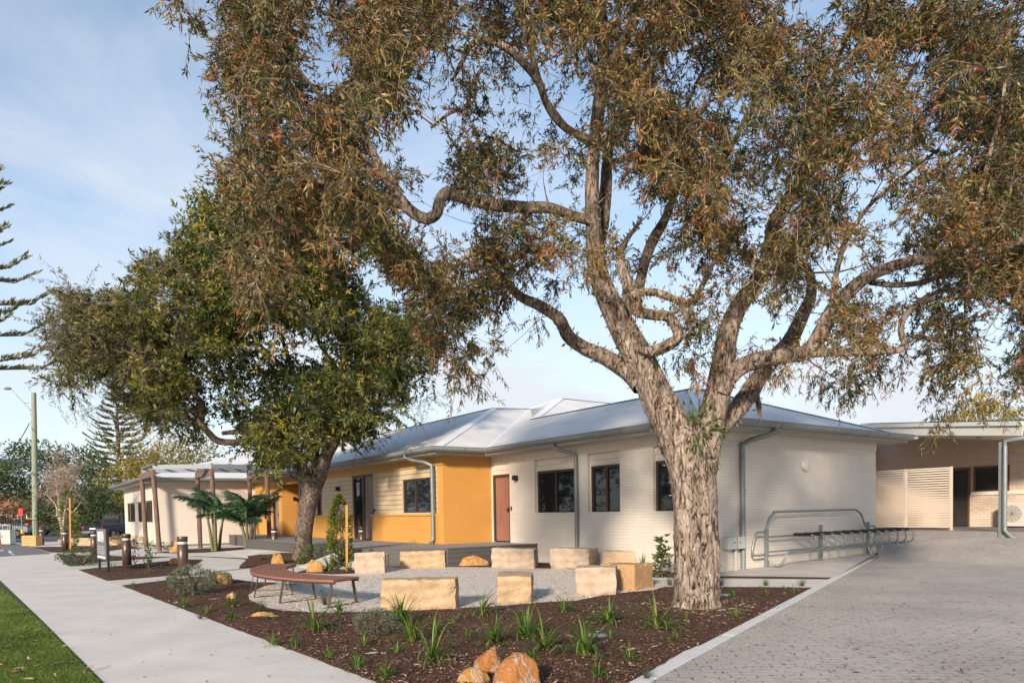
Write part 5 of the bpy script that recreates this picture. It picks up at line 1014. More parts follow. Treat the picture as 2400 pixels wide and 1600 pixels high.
# ---- palms
def palm(p, h, nf, fl, label, seed, trunks=3):
    rs = np.random.RandomState(seed); t = empty('palm', p, label, 'palm', 'young palms in front of the pergola'); 
    m = MB(); cr = []
    for k in range(trunks):
        a = k*2.1+seed; o_ = np.array([math.cos(a)*.14, math.sin(a)*.14, 0]); hh = h*rs.uniform(.34, .60); lean = np.array([math.cos(a), math.sin(a), 0])*.25
        m.tube([o_, o_+lean*.4+np.array([0, 0, hh*.5]), o_+lean+np.array([0, 0, hh])], [.075, .06, .04], 10); cr.append(o_+lean+np.array([0, 0, hh]))
    m.build('trunk', mat('palm_trunk', (.15, .17, .07), .7, c2=(.09, .07, .04), vscale=6, stretch=(1, 1, 6)) if 'palm_trunk' not in MATS else MATS['palm_trunk'], t)
    for k in range(nf):
        c = cr[k % trunks]-np.array([0, 0, rs.uniform(0, h*.10)]); a = rs.uniform(0, 6.28); el = rs.uniform(.85, 1.55); L_ = fl*rs.uniform(.75, 1.15); P_ = [c]; ang = el; seg = 14
        for i in range(seg): ang -= rs.uniform(.6, 1.1)*(1.5/seg); P_.append(P_[-1]+np.array([math.cos(a)*math.cos(ang), math.sin(a)*math.cos(ang), math.sin(ang)])*L_/seg)
        mb = MB(); mb.tube(P_, list(np.linspace(.013, .003, seg+1)), 5)
        P_ = np.array(P_); cen = []; dd = []; nn = []; side = np.array([-math.sin(a), math.cos(a), 0])
        for i in range(46):
            f = .15+.85*i/46; q = f*seg; i0 = min(seg-1, int(q)); c_ = P_[i0]+(P_[i0+1]-P_[i0])*(q-i0); tg = P_[i0+1]-P_[i0]; tg /= np.linalg.norm(tg)
            for s_ in (-1, 1):
                d = tg*.55+side*s_*(.85)+np.array([0, 0, rs.uniform(-.35, .15)]); cen.append(c_); dd.append(d); nn.append(np.array([0, 0, 1.])+rs.normal(0, .2, 3))
        cen = np.array(cen); dd = unit(np.array(dd)); f = np.repeat(np.linspace(0, 1, 46), 2); ln = fl*.30*np.sin((.12+.83*f)*math.pi)**.6+.05
        # leaflets are folded in as thin blades of the same frond mesh
        n_ = np.array(nn); sd_ = np.cross(dd, n_); sd_ /= np.linalg.norm(sd_, axis=1)[:, None]; wv = .012
        for i in range(len(cen)):
            c_, d_, s_ = cen[i], dd[i], sd_[i]*wv; l_ = ln[i]; mb.add([c_-s_*.5, c_+s_*.5, c_+d_*l_*.5+s_-Z*l_*.10, c_+d_*l_-Z*l_*.38, c_+d_*l_*.5-s_-Z*l_*.10], [(0, 1, 2, 3, 4)], 0)
        fo = mb.build('frond', M_palm, t); at_ = fo.data.attributes.new('rnd', 'FLOAT', 'FACE'); at_.data.foreach_set('value', rs.uniform(.1, .9, len(fo.data.polygons)).astype('f'))
palm(G(506, 1291), 3.6, 17, 1.4, 'taller slender palm on the left of the pair, in front of the pergola', 3)
palm(G(584, 1291), 3.5, 24, 1.5, 'bushier palm on the right of the pair, left of the leafy tree', 9, 4)
# ------------------------------------------------------------------ trees
def limb_mesh(mb, pts, rs, n=14, amp=.10, seed=0, freq=3.2, step=None, flare=0):
    """tapered limb with ridged, lumpy bark relief"""
    q, r = catmull(pts, rs, 8); q = np.array(q); r = np.array(r)
    seg = np.r_[0, np.cumsum(np.linalg.norm(np.diff(q, axis=0), axis=1))]; st_ = step or max(.05, r.mean()*.5); k = max(3, int(seg[-1]/st_)); tt = np.linspace(0, seg[-1], k+1)
    q = np.stack([np.interp(tt, seg, q[:, i]) for i in range(3)], 1); r = np.interp(tt, seg, r); m = len(q); vs = []
    t0 = q[1]-q[0]; t0 /= np.linalg.norm(t0); a = np.cross(t0, [0.3, 1, .1]); a /= np.linalg.norm(a)
    for i in range(m):
        t = q[min(i+1, m-1)]-q[max(i-1, 0)]; t /= np.linalg.norm(t); a = a-t*(a@t); a /= np.linalg.norm(a); b = np.cross(t, a)
        for k2 in range(n):
            an = 2*math.pi*k2/n; d = a*math.cos(an)+b*math.sin(an); p = q[i]
            rid = noise.noise(Vector((math.cos(an)*2.2+seed, math.sin(an)*2.2, tt[i]*.55)))*1.0+noise.noise(Vector((math.cos(an)*5+seed, math.sin(an)*5, tt[i]*2.2)))*.55+noise.noise(Vector((math.cos(an)*9, math.sin(an)*9+seed, tt[i]*7)))*.3
            vs.append(p+d*r[i]*(1+amp*rid)*(1+(flare*max(0, 1-tt[i]/.45)**2*(1+.5*math.sin(an*5+seed)) if flare else 0)))
    mb.add(vs, [(i*n+k2, i*n+(k2+1) % n, (i+1)*n+(k2+1) % n, (i+1)*n+k2) for i in range(m-1) for k2 in range(n)], 0, True)
    mb.add([vs[(m-1)*n+k2] for k2 in range(n)], [tuple(range(n))]); return q, r
def grow(skel_p, skel_r, targets, mb, rmin=.004, bend=.25, seed=0, maxr=.03, n=5):
    """branches from the nearest existing wood to every foliage cluster; returns end directions"""
    rs = np.random.RandomState(seed); sp = list(skel_p); sr = list(skel_r); arr = np.array(sp); dirs = []
    order = np.argsort([np.min(np.linalg.norm(arr-t_, axis=1)) for t_ in targets]); ar = np.zeros((len(sp)+len(targets)*6, 3)); ar[:len(sp)] = arr; rr = np.zeros(len(ar)); rr[:len(sp)] = sr; cnt_ = len(sp); D = np.zeros_like(targets)
    for oi in order:
        t_ = targets[oi]; dd = np.linalg.norm(ar[:cnt_]-t_, axis=1)+.4*(rr[:cnt_] < rmin*1.4); i = int(np.argmin(dd)); s_ = ar[i]; L_ = dd[i]
        r0 = max(rmin, min(maxr, rr[i]*.65, .006+.012*L_)); v = t_-s_; pts = [s_]
        off = rs.normal(0, 1, 3)*bend*L_*.5+np.array([0, 0, .08*L_])
        for f in (.25, .5, .75): pts.append(s_+v*f+off*math.sin(f*math.pi)+rs.normal(0, .03, 3)*L_)
        pts.append(t_); rad = [r0*(1-f)+rmin*.6*f for f in (0, .25, .5, .75, 1)]; mb.tube(pts, rad, n, cap=False)
        for p_, r_ in zip(pts[1:], rad[1:]): ar[cnt_] = p_; rr[cnt_] = r_; cnt_ += 1
        dv = pts[-1]-pts[-2]; D[oi] = dv/max(1e-6, np.linalg.norm(dv))
    return D
def sprays(cen, dirs, per, twigs, rad, ln, wd, seed, droop=.3, mb=None, twr=.003, spread=.9):
    """leafy twigs around each cluster: returns leaf arrays"""
    rs = np.random.RandomState(seed); K = len(cen); C_, D_, N_, R_ = [], [], [], []
    clump = rs.normal(0, .22, K)
    for i in range(K):
        tw = unit(dirs[i][None]*.7+rs.normal(0, spread, (twigs, 3))-np.array([0, 0, droop])); L_ = rad*rs.uniform(.5, 1.25, twigs)
        st_ = cen[i]+rs.normal(0, rad*.28, (twigs, 3))
        if mb is not None:
            for j in range(twigs):
                p = st_[j]; e = p+tw[j]*L_[j]; mid = (p+e)/2+np.array([0, 0, .06*L_[j]]); b_ = len(mb.v); s_ = np.cross(tw[j], [0, 0, 1.]); s_ /= max(1e-6, np.linalg.norm(s_)); u2 = np.cross(s_, tw[j])
                vs = [cen[i]+s_*twr, cen[i]-s_*twr*.5+u2*twr, cen[i]-s_*twr*.5-u2*twr]+[mid+s_*twr, mid-s_*twr*.5+u2*twr, mid-s_*twr*.5-u2*twr, e]
                mb.add(vs, [(0, 1, 4, 3), (1, 2, 5, 4), (2, 0, 3, 5), (3, 4, 6), (4, 5, 6), (5, 3, 6)])
        f = rs.uniform(.05, 1.0, (twigs, per))
        c = st_[:, None]+tw[:, None]*L_[:, None, None]*f[..., None]+rs.normal(0, rad*.03, (twigs, per, 3))
        d = unit((tw[:, None]*.75+rs.normal(0, .55, (twigs, per, 3))-np.array([0, 0, droop*.5])).reshape(-1, 3))
        C_.append(c.reshape(-1, 3)); D_.append(d); N_.append(rs.normal(0, 1, d.shape))
        base_ = np.clip(.42+clump[i]+rs.normal(0, .20, (twigs, per)), 0, .86); tip = (rs.uniform(0, 1, (twigs, 1)) < .22)*(f > .7); R_.append(np.where(tip, rs.uniform(.86, 1, f.shape), base_).ravel())
    C_ = np.concatenate(C_); k = len(C_); return C_, np.concatenate(D_), np.concatenate(N_), ln*rs.uniform(.6, 1.25, k), wd*rs.uniform(.7, 1.2, k), np.concatenate(R_)
def A(l): return [at(x, y, d) for x, y, d, r in l], [r/2*d/F*(1 if r > 90 else .88) for x, y, d, r in l]
# ---- the big paperbark
tb = G(1636, 1420); big = empty('paperbark_tree', tb, 'big paperbark tree with shaggy pale trunk forking low beside the gravel circle', 'tree')
LIMBS = [
 [(1634, 1445, 10.6, 112), (1634, 1400, 10.6, 101), (1634, 1300, 10.6, 97), (1630, 1200, 10.6, 98), (1622, 1120, 10.6, 104), (1602, 1060, 10.6, 98), (1574, 1005, 10.6, 92), (1546, 940, 10.65, 86), (1518, 880, 10.7, 78), (1486, 815, 10.7, 70), (1456, 760, 10.7, 62), (1426, 700, 10.7, 56), (1404, 640, 10.7, 50), (1394, 570, 10.7, 44), (1390, 500, 10.7, 40), (1388, 430, 10.7, 34), (1392, 350, 10.7, 32), (1402, 260, 10.7, 34), (1413, 170, 10.7, 34), (1412, 90, 10.7, 32), (1406, 0, 10.8, 28), (1400, -150, 10.9, 24), (1420, -330, 11, 14)],
 [(1636, 1130, 10.6, 84), (1652, 1060, 10.55, 78), (1667, 990, 10.5, 72), (1684, 920, 10.5, 66), (1697, 850, 10.5, 58), (1704, 790, 10.5, 50), (1722, 735, 10.6, 46), (1757, 680, 10.7, 42), (1790, 630, 10.9, 38), (1806, 570, 11, 34), (1822, 510, 11.2, 38), (1862, 450, 11.3, 34), (1900, 400, 11.4, 28), (1960, 350, 11.6, 24), (2030, 310, 11.8, 20), (2090, 240, 12, 16), (2150, 150, 12, 12)],
 [(1415, 200, 10.7, 26), (1445, 130, 10.6, 28), (1478, 70, 10.5, 30), (1498, 10, 10.4, 24), (1530, -90, 10.3, 18), (1560, -200, 10.2, 10)],
 [(1500, 20, 10.4, 14), (1455, 5, 10.5, 14), (1448, 40, 10.55, 12), (1455, 70, 10.6, 9)],
 [(1398, 600, 10.9, 34), (1412, 520, 11.2, 34), (1420, 440, 11.4, 32), (1424, 370, 11.5, 26), (1440, 300, 11.6, 20), (1480, 220, 11.8, 14), (1520, 140, 12, 8)],
 [(1505, 900, 10.75, 60), (1470, 868, 10.9, 48), (1420, 838, 11.1, 42), (1365, 812, 11.3, 36), (1330, 785, 11.4, 34), (1308, 745, 11.5, 30), (1265, 716, 11.6, 28), (1225, 698, 11.7, 24), (1190, 668, 11.8, 20), (1160, 630, 12, 14), (1120, 590, 12.1, 9)],
 [(1394, 520, 10.7, 26), (1340, 505, 10.5, 26), (1290, 488, 10.3, 27), (1235, 486, 10.1, 28), (1180, 482, 9.9, 30), (1130, 474, 9.8, 30), (1085, 462, 9.7, 30), (1050, 452, 9.6, 30), (1032, 468, 9.55, 30), (1022, 500, 9.5, 30), (1000, 512, 9.5, 28), (968, 498, 9.45, 30), (938, 466, 9.4, 28), (910, 425, 9.3, 24), (885, 380, 9.2, 22), (862, 335, 9.1, 20), (845, 305, 9.1, 18), (815, 288, 9, 14), (780, 262, 8.9, 11), (740, 215, 8.8, 8), (690, 150, 8.7, 6), (640, 90, 8.6, 4)],
 [(965, 500, 9.45, 20), (920, 472, 9.3, 18), (870, 450, 9.2, 16), (815, 436, 9.1, 14), (770, 430, 9, 12), (700, 420, 8.9, 9), (640, 440, 8.8, 6)],
 [(905, 420, 9.3, 15), (870, 384, 9.3, 16), (830, 378, 9.2, 14), (780, 388, 9.2, 11), (740, 360, 9.2, 9), (690, 330, 9.2, 6)],
 [(1390, 330, 10.6, 20), (1345, 312, 10.5, 19), (1305, 280, 10.4, 18), (1280, 240, 10.3, 17), (1262, 190, 10.2, 20), (1220, 140, 10.1, 20), (1175, 106, 10, 19), (1130, 94, 10, 18), (1102, 108, 10, 15), (1086, 140, 10, 11), (1060, 190, 10, 8)],
 [(1262, 185, 10.2, 16), (1235, 90, 10.1, 15), (1215, 30, 10, 13), (1190, -60, 9.9, 10)],
 [(1130, 160, 10, 8), (1105, 200, 10, 10), (1095, 250, 10, 9), (1055, 265, 10, 8), (1010, 300, 10, 6)],
 [(1392, 345, 10.7, 20), (1362, 320, 10.6, 16), (1330, 300, 10.5, 14), (1300, 262, 10.4, 12), (1275, 225, 10.3, 9)],
 [(1420, 380, 11.4, 14), (1500, 370, 11.2, 12), (1560, 370, 11, 12), (1610, 378, 10.8, 13), (1648, 388, 10.7, 15), (1690, 375, 10.6, 15), (1712, 345, 10.5, 13), (1732, 310, 10.5, 10), (1760, 250, 10.5, 8), (1790, 180, 10.5, 6)],
 [(1648, 388, 10.7, 9), (1668, 430, 10.6, 8), (1690, 462, 10.6, 6), (1740, 480, 10.5, 5)],
 [(1490, 815, 10.6, 30), (1530, 822, 10.4, 30), (1570, 805, 10.3, 30), (1590, 785, 10.3, 28), (1570, 745, 10.3, 26), (1530, 738, 10.3, 26), (1492, 728, 10.3, 30), (1475, 700, 10.4, 34), (1470, 660, 10.5, 26), (1452, 600, 10.6, 18), (1470, 560, 10.7, 12), (1500, 520, 10.7, 8)],
 [(1482, 710, 10.4, 26), (1500, 660, 10.6, 26), (1512, 610, 10.8, 28), (1532, 560, 11, 28), (1556, 520, 11.1, 24), (1580, 460, 11.2, 18), (1600, 400, 11.3, 14), (1650, 330, 11.4, 9)],
 [(1480, 690, 10.3, 22), (1530, 684, 10.1, 20), (1580, 700, 10, 18), (1612, 710, 10, 17), (1640, 680, 10, 15), (1670, 620, 10, 13), (1700, 570, 10, 10), (1720, 520, 10, 7)],
 [(1600, 705, 10, 12), (1612, 750, 9.9, 14), (1618, 772, 9.9, 10), (1610, 790, 9.9, 5)],
 [(1690, 915, 10.4, 52), (1712, 880, 10.3, 46), (1745, 855, 10.2, 42), (1785, 842, 10.1, 40), (1840, 834, 10, 38), (1890, 826, 10, 36), (1918, 790, 9.9, 40), (1940, 750, 9.9, 40), (1975, 700, 9.8, 36), (2010, 665, 9.7, 34), (2050, 640, 9.6, 30), (2110, 618, 9.5, 28), (2180, 605, 9.4, 28), (2250, 596, 9.3, 28), (2310, 588, 9.2, 24), (2370, 572, 9.1, 22), (2440, 545, 9, 18), (2560, 500, 9, 12)],
 [(1890, 827, 10, 26), (1940, 826, 9.9, 24), (1990, 826, 9.8, 22), (2050, 822, 9.7, 22), (2105, 820, 9.6, 20), (2122, 806, 9.6, 18), (2112, 780, 9.6, 16), (2118, 745, 9.6, 15), (2148, 715, 9.6, 15), (2180, 692, 9.6, 12), (2230, 680, 9.5, 9), (2290, 700, 9.5, 7), (2350, 730, 9.4, 5)],
 [(1676, 1010, 10.8, 50), (1718, 968, 11, 48), (1752, 925, 11.2, 46), (1782, 880, 11.4, 44), (1812, 840, 11.6, 42), (1850, 800, 11.8, 42), (1880, 740, 11.9, 34), (1900, 690, 12, 26), (1896, 640, 12, 22), (1870, 620, 12.1, 14), (1840, 615, 12.1, 8)],
 [(1770, 905, 11.3, 12), (1778, 950, 11.3, 14), (1781, 975, 11.3, 6)],
 [(2040, 662, 9.7, 14), (2100, 668, 9.8, 14), (2160, 662, 9.9, 13), (2220, 645, 10, 12), (2280, 655, 10.1, 10), (2340, 700, 10.2, 8), (2400, 730, 10.3, 6)],
 [(1945, 745, 9.9, 16), (1960, 640, 10.1, 14), (1985, 560, 10.3, 12), (2040, 480, 10.5, 10), (2110, 420, 10.7, 8), (2200, 350, 10.8, 6)],
 [(1960, 350, 11.6, 16), (2040, 305, 11.4, 18), (2110, 300, 11.2, 17), (2150, 310, 11.1, 15), (2170, 345, 11, 12), (2230, 360, 10.9, 8), (2290, 300, 10.8, 6)],
 [(1250, 490, 10.1, 14), (1180, 560, 10, 13), (1130, 590, 9.9, 12), (1080, 610, 9.8, 10), (1050, 680, 9.7, 8), (1030, 740, 9.6, 5)],
 [(1700, 560, 10.8, 10), (1640, 420, 10.4, 9), (1600, 300, 10, 9), (1640, 180, 9.6, 8), (1720, 60, 9.3, 7), (1800, -60, 9, 5)],
 [(1900, 400, 11.4, 14), (1930, 280, 11, 13), (1960, 160, 10.5, 12), (2000, 40, 10, 10), (2060, -100, 9.6, 8)],
 [(2250, 596, 9.3, 14), (2290, 480, 9.3, 12), (2320, 360, 9.3, 10), (2350, 240, 9.3, 9), (2360, 100, 9.3, 7), (2380, -40, 9.3, 5)],
]
mb = MB(); sk, sr_ = [], []
for i, l in enumerate(LIMBS):
    p, r = A(l); main = i < 2; q, rr = limb_mesh(mb, p, r, 48 if i == 0 else 36 if i == 1 else (22 if r[0] > .08 else 12), .15 if main else .17, i*3.1, step=.045 if main else None, flare=.16 if i == 0 else 0); sk += list(q[::2]); sr_ += list(rr[::2])
    if i == 0: sk, sr_ = sk[len(sk)//3:], sr_[len(sr_)//3:]
tr = tbuild(mb, 'trunk', M_paper, big)
# shaggy bark flakes on trunk and big limbs
me = tr.data; nv = len(me.vertices); co = np.zeros(nv*3, 'f'); me.vertices.foreach_get('co', co); co = co.reshape(-1, 3); no = np.zeros(nv*3, 'f'); me.vertex_normals.foreach_get('vector', no); no = no.reshape(-1, 3)
ix = NP.choice(nv, 13000); pz = co[ix]; n_ = no[ix]; k = len(ix); td = unit(np.cross(n_, NP.normal(0, 1, (k, 3)))*.5+np.c_[NP.normal(0, .35, (k, 2)), NP.choice([-1, 1], k)]); td = unit(td+n_*NP.uniform(.02, .16, k)[:, None])
big_ = (np.abs(pz[:, 0]) < 2) & (pz[:, 2] < 6); ln = np.where(big_, NP.uniform(.03, .11, k), NP.uniform(.015, .05, k))
quads('bark_flakes', pz+n_*.001, td, n_, ln, ln*NP.uniform(.2, .45, k), NP.uniform(0, 1, k), M_flake, big, .5)
# foliage clusters inside the crown outline, spread in depth
def clusters(poly, n, d0, d1, gaps=(), seed=1, dens=None, dfun=None):
    rs = np.random.RandomState(seed); P_ = np.array(poly); out_ = []
    lo, hi = P_.min(0), P_.max(0)
    while len(out_) < n:
        x = rs.uniform(lo[0], hi[0], n*2); y = rs.uniform(lo[1], hi[1], n*2); ok = inpoly(x, y, P_)
        for gx, gy, rx, ry, keep in gaps: ok &= ~((((x-gx)/rx)**2+((y-gy)/ry)**2 < 1) & (rs.uniform(0, 1, len(x)) > keep))
        nz_ = np.array([noise.noise((a/150., b_/150., seed*3.3)) for a, b_ in zip(x, y)]); ok &= nz_ > rs.uniform(-.38, .30, len(x))
        for a, b_ in zip(x[ok], y[ok]):
            if len(out_) >= n: break
            d = rs.uniform(d0, d1) if dfun is None else dfun(a, b_, rs)
            out_.append(at(a, b_, d))
    return np.array(out_)
CROWN = [(450, -260), (415, 20), (465, 95), (415, 130), (470, 190), (505, 250), (565, 300), (540, 370), (550, 430), (520, 520), (550, 620), (600, 700), (640, 770), (690, 740), (740, 600), (860, 560), (960, 650), (1010, 780), (1050, 860), (1095, 885), (1145, 835), (1170, 760), (1180, 680), (1240, 700), (1265, 740), (1290, 690), (1380, 700), (1420, 640), (1500, 640), (1560, 700), (1590, 800), (1625, 870), (1660, 800), (1680, 700), (1720, 640), (1790, 700), (1790, 800), (1830, 830), (1890, 815), (1940, 840), (1985, 895), (2040, 860), (2110, 800), (2160, 830), (2190, 915), (2230, 880), (2280, 860), (2330, 875), (2400, 880), (2520, 830), (2560, 300), (2520, -260)]
GAPS = [(895, 330, 62, 75, .05), (1235, 225, 60, 60, .35), (1150, 300, 55, 70, .3), (1560, 620, 95, 95, .22), (1650, 700, 70, 110, .35), (1330, 660, 80, 70, .3), (2080, 480, 120, 90, .45), (1980, 620, 90, 70, .4), (2220, 760, 190, 150, .55), (1870, 900, 60, 80, .4), (1760, 620, 60, 60, .35), (1540, 160, 45, 40, .4), (1820, 300, 40, 50, .5), (1240, 600, 50, 60, .5), (620, 300, 60, 60, .5), (1420, 20, 30, 60, .1), (1390, 200, 35, 150, .45), (1470, 60, 45, 60, .2), (1400, 480, 45, 90, .45), (1050, 460, 70, 35, .3), (1170, 480, 70, 30, .3), (870, 380, 40, 50, .3), (1500, 560, 50, 50, .4), (1700, 640, 40, 60, .2), (1130, 100, 70, 30, .3), (1220, 150, 50, 35, .35)]
def dbig(x, y, rs):
    c = 10.2 if x > 1250 else 10.2-(1250-x)*.0012
    return c+rs.normal(0, 1.15 if y < 560 else .7)
lowfan = lambda x, y, rs: dbig(x, y, rs)
cl_ = clusters(CROWN, 2350, 8, 13, GAPS, 2, dfun=dbig)
big_l = [(proj(p), p[1], r) for p, r in zip(sk, sr_) if r > .055]; lx = np.array([q[0] for q in big_l]); ld = np.array([q[1] for q in big_l]); keep_ = []
for p in cl_:
    q = np.array(proj(p)); dd_ = np.hypot(lx[:, 0]-q[0], lx[:, 1]-q[1]); i_ = int(np.argmin(dd_)); keep_.append(not (dd_[i_] < 48 and p[1] < ld[i_]+.1 and NP.uniform() < .45))
cl_ = cl_[np.array(keep_)]
# crown above and behind the frame so the light and the shade are right
rs = np.random.RandomState(5); top = np.c_[rs.uniform(-4.5, 8.5, 330), rs.uniform(7.0, 14.5, 330), rs.uniform(8.6, 11.5, 330)]
# hanging sprays along the hem
hem = [(1075, 890), (1110, 885), (1150, 830), (1255, 745), (1575, 830), (1620, 865), (1610, 840), (1780, 850), (1830, 868), (1900, 860), (1960, 905), (1980, 925), (2015, 905), (2180, 905), (2195, 960), (2200, 1000), (2300, 900), (2340, 930), (2380, 920), (1290, 700), (650, 760), (600, 660), (1020, 820), (1120, 880), (2100, 850), (2250, 920), (1690, 780), (1760, 800), (1500, 690), (2060, 870), (1860, 840), (1920, 880)]
hm = np.array([at(x, y, dbig(x, y, rs)) for x, y in hem])
allc = np.concatenate([cl_, top, hm]); mb = MB(); dr = grow(sk, sr_, allc, mb, .0045, .3, 3, .035)
Cn, Dn, Nn, Ln, Wn, Rn = sprays(allc[:len(cl_)], dr[:len(cl_)], 24, 9, .33, .088, .0195, 4, .35, mb)
C2, D2, N2, L2, W2, R2 = sprays(allc[len(cl_):len(cl_)+len(top)], dr[len(cl_):len(cl_)+len(top)], 14, 5, .5, .15, .026, 6, .3, None)
C3, D3, N3_, L3, W3, R3 = sprays(hm, np.tile([0, 0, -1.], (len(hm), 1)), 18, 7, .34, .10, .016, 8, 1.1, mb)
tbuild(mb, 'branches', M_branch, big)
quads('foliage', np.concatenate([Cn, C2, C3])-np.array(big.location), np.concatenate([Dn, D2, D3]), np.concatenate([Nn, N2, N3_]), np.concatenate([Ln, L2, L3]), np.concatenate([Wn, W2, W3]), np.concatenate([Rn, R2, R3]), M_leaf1, big)
# fresh sprout in the trunk fork
sp_ = at(1636, 1012, 10.35); rs = np.random.RandomState(3); k = 170; c = sp_+rs.normal(0, 1, (k, 3))*np.array([.13, .08, .20]); d = unit(c-sp_+np.array([0, -.05, -.05])); quads('sprout_foliage', c-np.array(big.location), d, rs.normal(0, 1, (k, 3)), .12, .035, rs.uniform(0, .5, k), M_leafb, big)
# ---- the second, leafy tree
t2b = at(714, 1304, 22.8); t2b[2] = .15; tw = empty('leafy_tree', t2b, 'dense dark green tree with a short thick leaning trunk in front of the mustard wing', 'tree')
L2_ = [
 [(708, 1318, 22.8, 50), (709, 1290, 22.8, 46), (712, 1240, 22.8, 44), (721, 1190, 22.8, 44), (732, 1150, 22.8, 48), (750, 1110, 22.8, 38), (763, 1070, 23.0, 33), (778, 1030, 23.1, 42), (778, 990, 23.2, 36), (780, 940, 23.3, 28), (800, 880, 23.4, 20), (820, 800, 23.5, 12), (830, 700, 23.6, 8)],
 [(728, 1150, 22.8, 30), (712, 1105, 22.7, 32), (690, 1065, 22.5, 28), (668, 1040, 22.3, 24), (630, 1020, 22.1, 20), (580, 1010, 21.8, 16), (520, 1015, 21.6, 10)],
 [(745, 1110, 23.0, 30), (738, 1065, 23.3, 26), (735, 1020, 23.6, 24), (720, 960, 23.8, 20), (690, 880, 24.0, 14), (660, 790, 24.2, 9)],
 [(668, 1045, 22.4, 16), (600, 1035, 21.8, 18), (520, 1035, 21.6, 18), (490, 1015, 21.4, 18), (470, 985, 21.3, 18), (478, 960, 21.3, 16), (455, 920, 21.2, 14), (430, 875, 21.1, 12), (425, 850, 21.0, 10), (440, 790, 21.0, 7)],
 [(425, 850, 21.0, 8), (390, 840, 20.9, 7), (350, 830, 20.8, 5), (280, 800, 20.8, 4)],
 [(778, 990, 23.2, 18), (840, 940, 23.0, 14), (890, 900, 22.8, 12), (940, 850, 22.8, 8)],
 [(780, 960, 23.2, 14), (870, 945, 23.1, 12), (930, 950, 23.0, 9), (970, 930, 23.0, 6)],
 [(425, 860, 21.1, 8), (380, 780, 21.0, 7), (340, 740, 21.0, 5)],
 [(690, 880, 24.0, 9), (600, 800, 23.8, 8), (520, 720, 23.6, 6), (470, 640, 23.4, 4)],
 [(800, 880, 23.4, 12), (740, 780, 23.6, 10), (745, 660, 23.8, 8), (750, 560, 24.0, 5)],
]
mb = MB(); sk, sr_ = [], []
for i, l in enumerate(L2_):
    p, r = A(l); q, rr = limb_mesh(mb, p, r, 26 if i < 2 else 12, .09, i*2.3+50, step=.12, flare=.18 if i == 0 else 0); q, rr = (q[len(q)//3:], rr[len(rr)//3:]) if i == 0 else (q, rr); sk += list(q[::2]); sr_ += list(rr[::2])
tbuild(mb, 'trunk', M_bark2, tw)
C2P = [(160, 700), (190, 690), (260, 700), (330, 690), (340, 620), (400, 600), (450, 560), (470, 490), (520, 460), (640, 450), (780, 440), (880, 500), (960, 640), (1010, 760), (1010, 850), (1000, 950), (900, 970), (860, 1000), (850, 1030), (800, 1025), (740, 1030), (700, 1080), (640, 1095), (560, 1050), (480, 1035), (420, 1000), (370, 980), (300, 940), (230, 915), (150, 905), (140, 860), (135, 780)]
def d2(x, y, rs): return (21.2+(x-150)*.0032)+rs.normal(0, 1.3)
G2 = [(560, 830, 55, 60, .35), (470, 900, 60, 45, .35), (720, 700, 70, 45, .4), (400, 960, 40, 40, .4), (600, 900, 40, 40, .5), (250, 900, 50, 40, .6), (720, 1050, 30, 30, .4), (850, 760, 50, 50, .6)]
c_a = clusters(C2P, 1550, 25, 30, G2, 7, dfun=d2)
mb = MB(); dr = grow(sk, sr_, c_a, mb, .009, .3, 9, .06, 4)
pxs = np.array([proj(p)[0] for p in c_a]); pys = np.array([proj(p)[1] for p in c_a])
dry = (pxs < 470) & (NP.uniform(0, 1, len(c_a)) < np.clip((480-pxs)/260, 0, .75)); 
a1_ = sprays(c_a[~dry], dr[~dry], 19, 7, .62, .17, .055, 10, .1, mb, .004)
a2_ = sprays(c_a[dry], dr[dry], 26, 9, .70, .13, .026, 11, .05, mb, .004)
hm2 = np.array([at(x, y, d2(x, y, NP)) for x, y in [(880, 975), (900, 985), (930, 965), (960, 945), (985, 940), (1000, 930), (870, 1010), (850, 1035), (140, 800), (135, 900), (180, 930), (240, 950)]])
a3_ = sprays(hm2, np.tile([.5, 0, -.5], (len(hm2), 1)), 12, 10, .85, .13, .017, 12, .5, mb, .006)
tbuild(mb, 'branches', M_bark2, tw)
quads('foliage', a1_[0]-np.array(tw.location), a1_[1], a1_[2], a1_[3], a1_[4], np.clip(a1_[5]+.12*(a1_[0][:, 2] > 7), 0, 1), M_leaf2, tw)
quads('dry_foliage', np.concatenate([a2_[0], a3_[0]])-np.array(tw.location), np.concatenate([a2_[1], a3_[1]]), np.concatenate([a2_[2], a3_[2]]), np.concatenate([a2_[3], a3_[3]]), np.concatenate([a2_[4], a3_[4]]), np.concatenate([a2_[5], a3_[5]]), M_leaf3, tw)
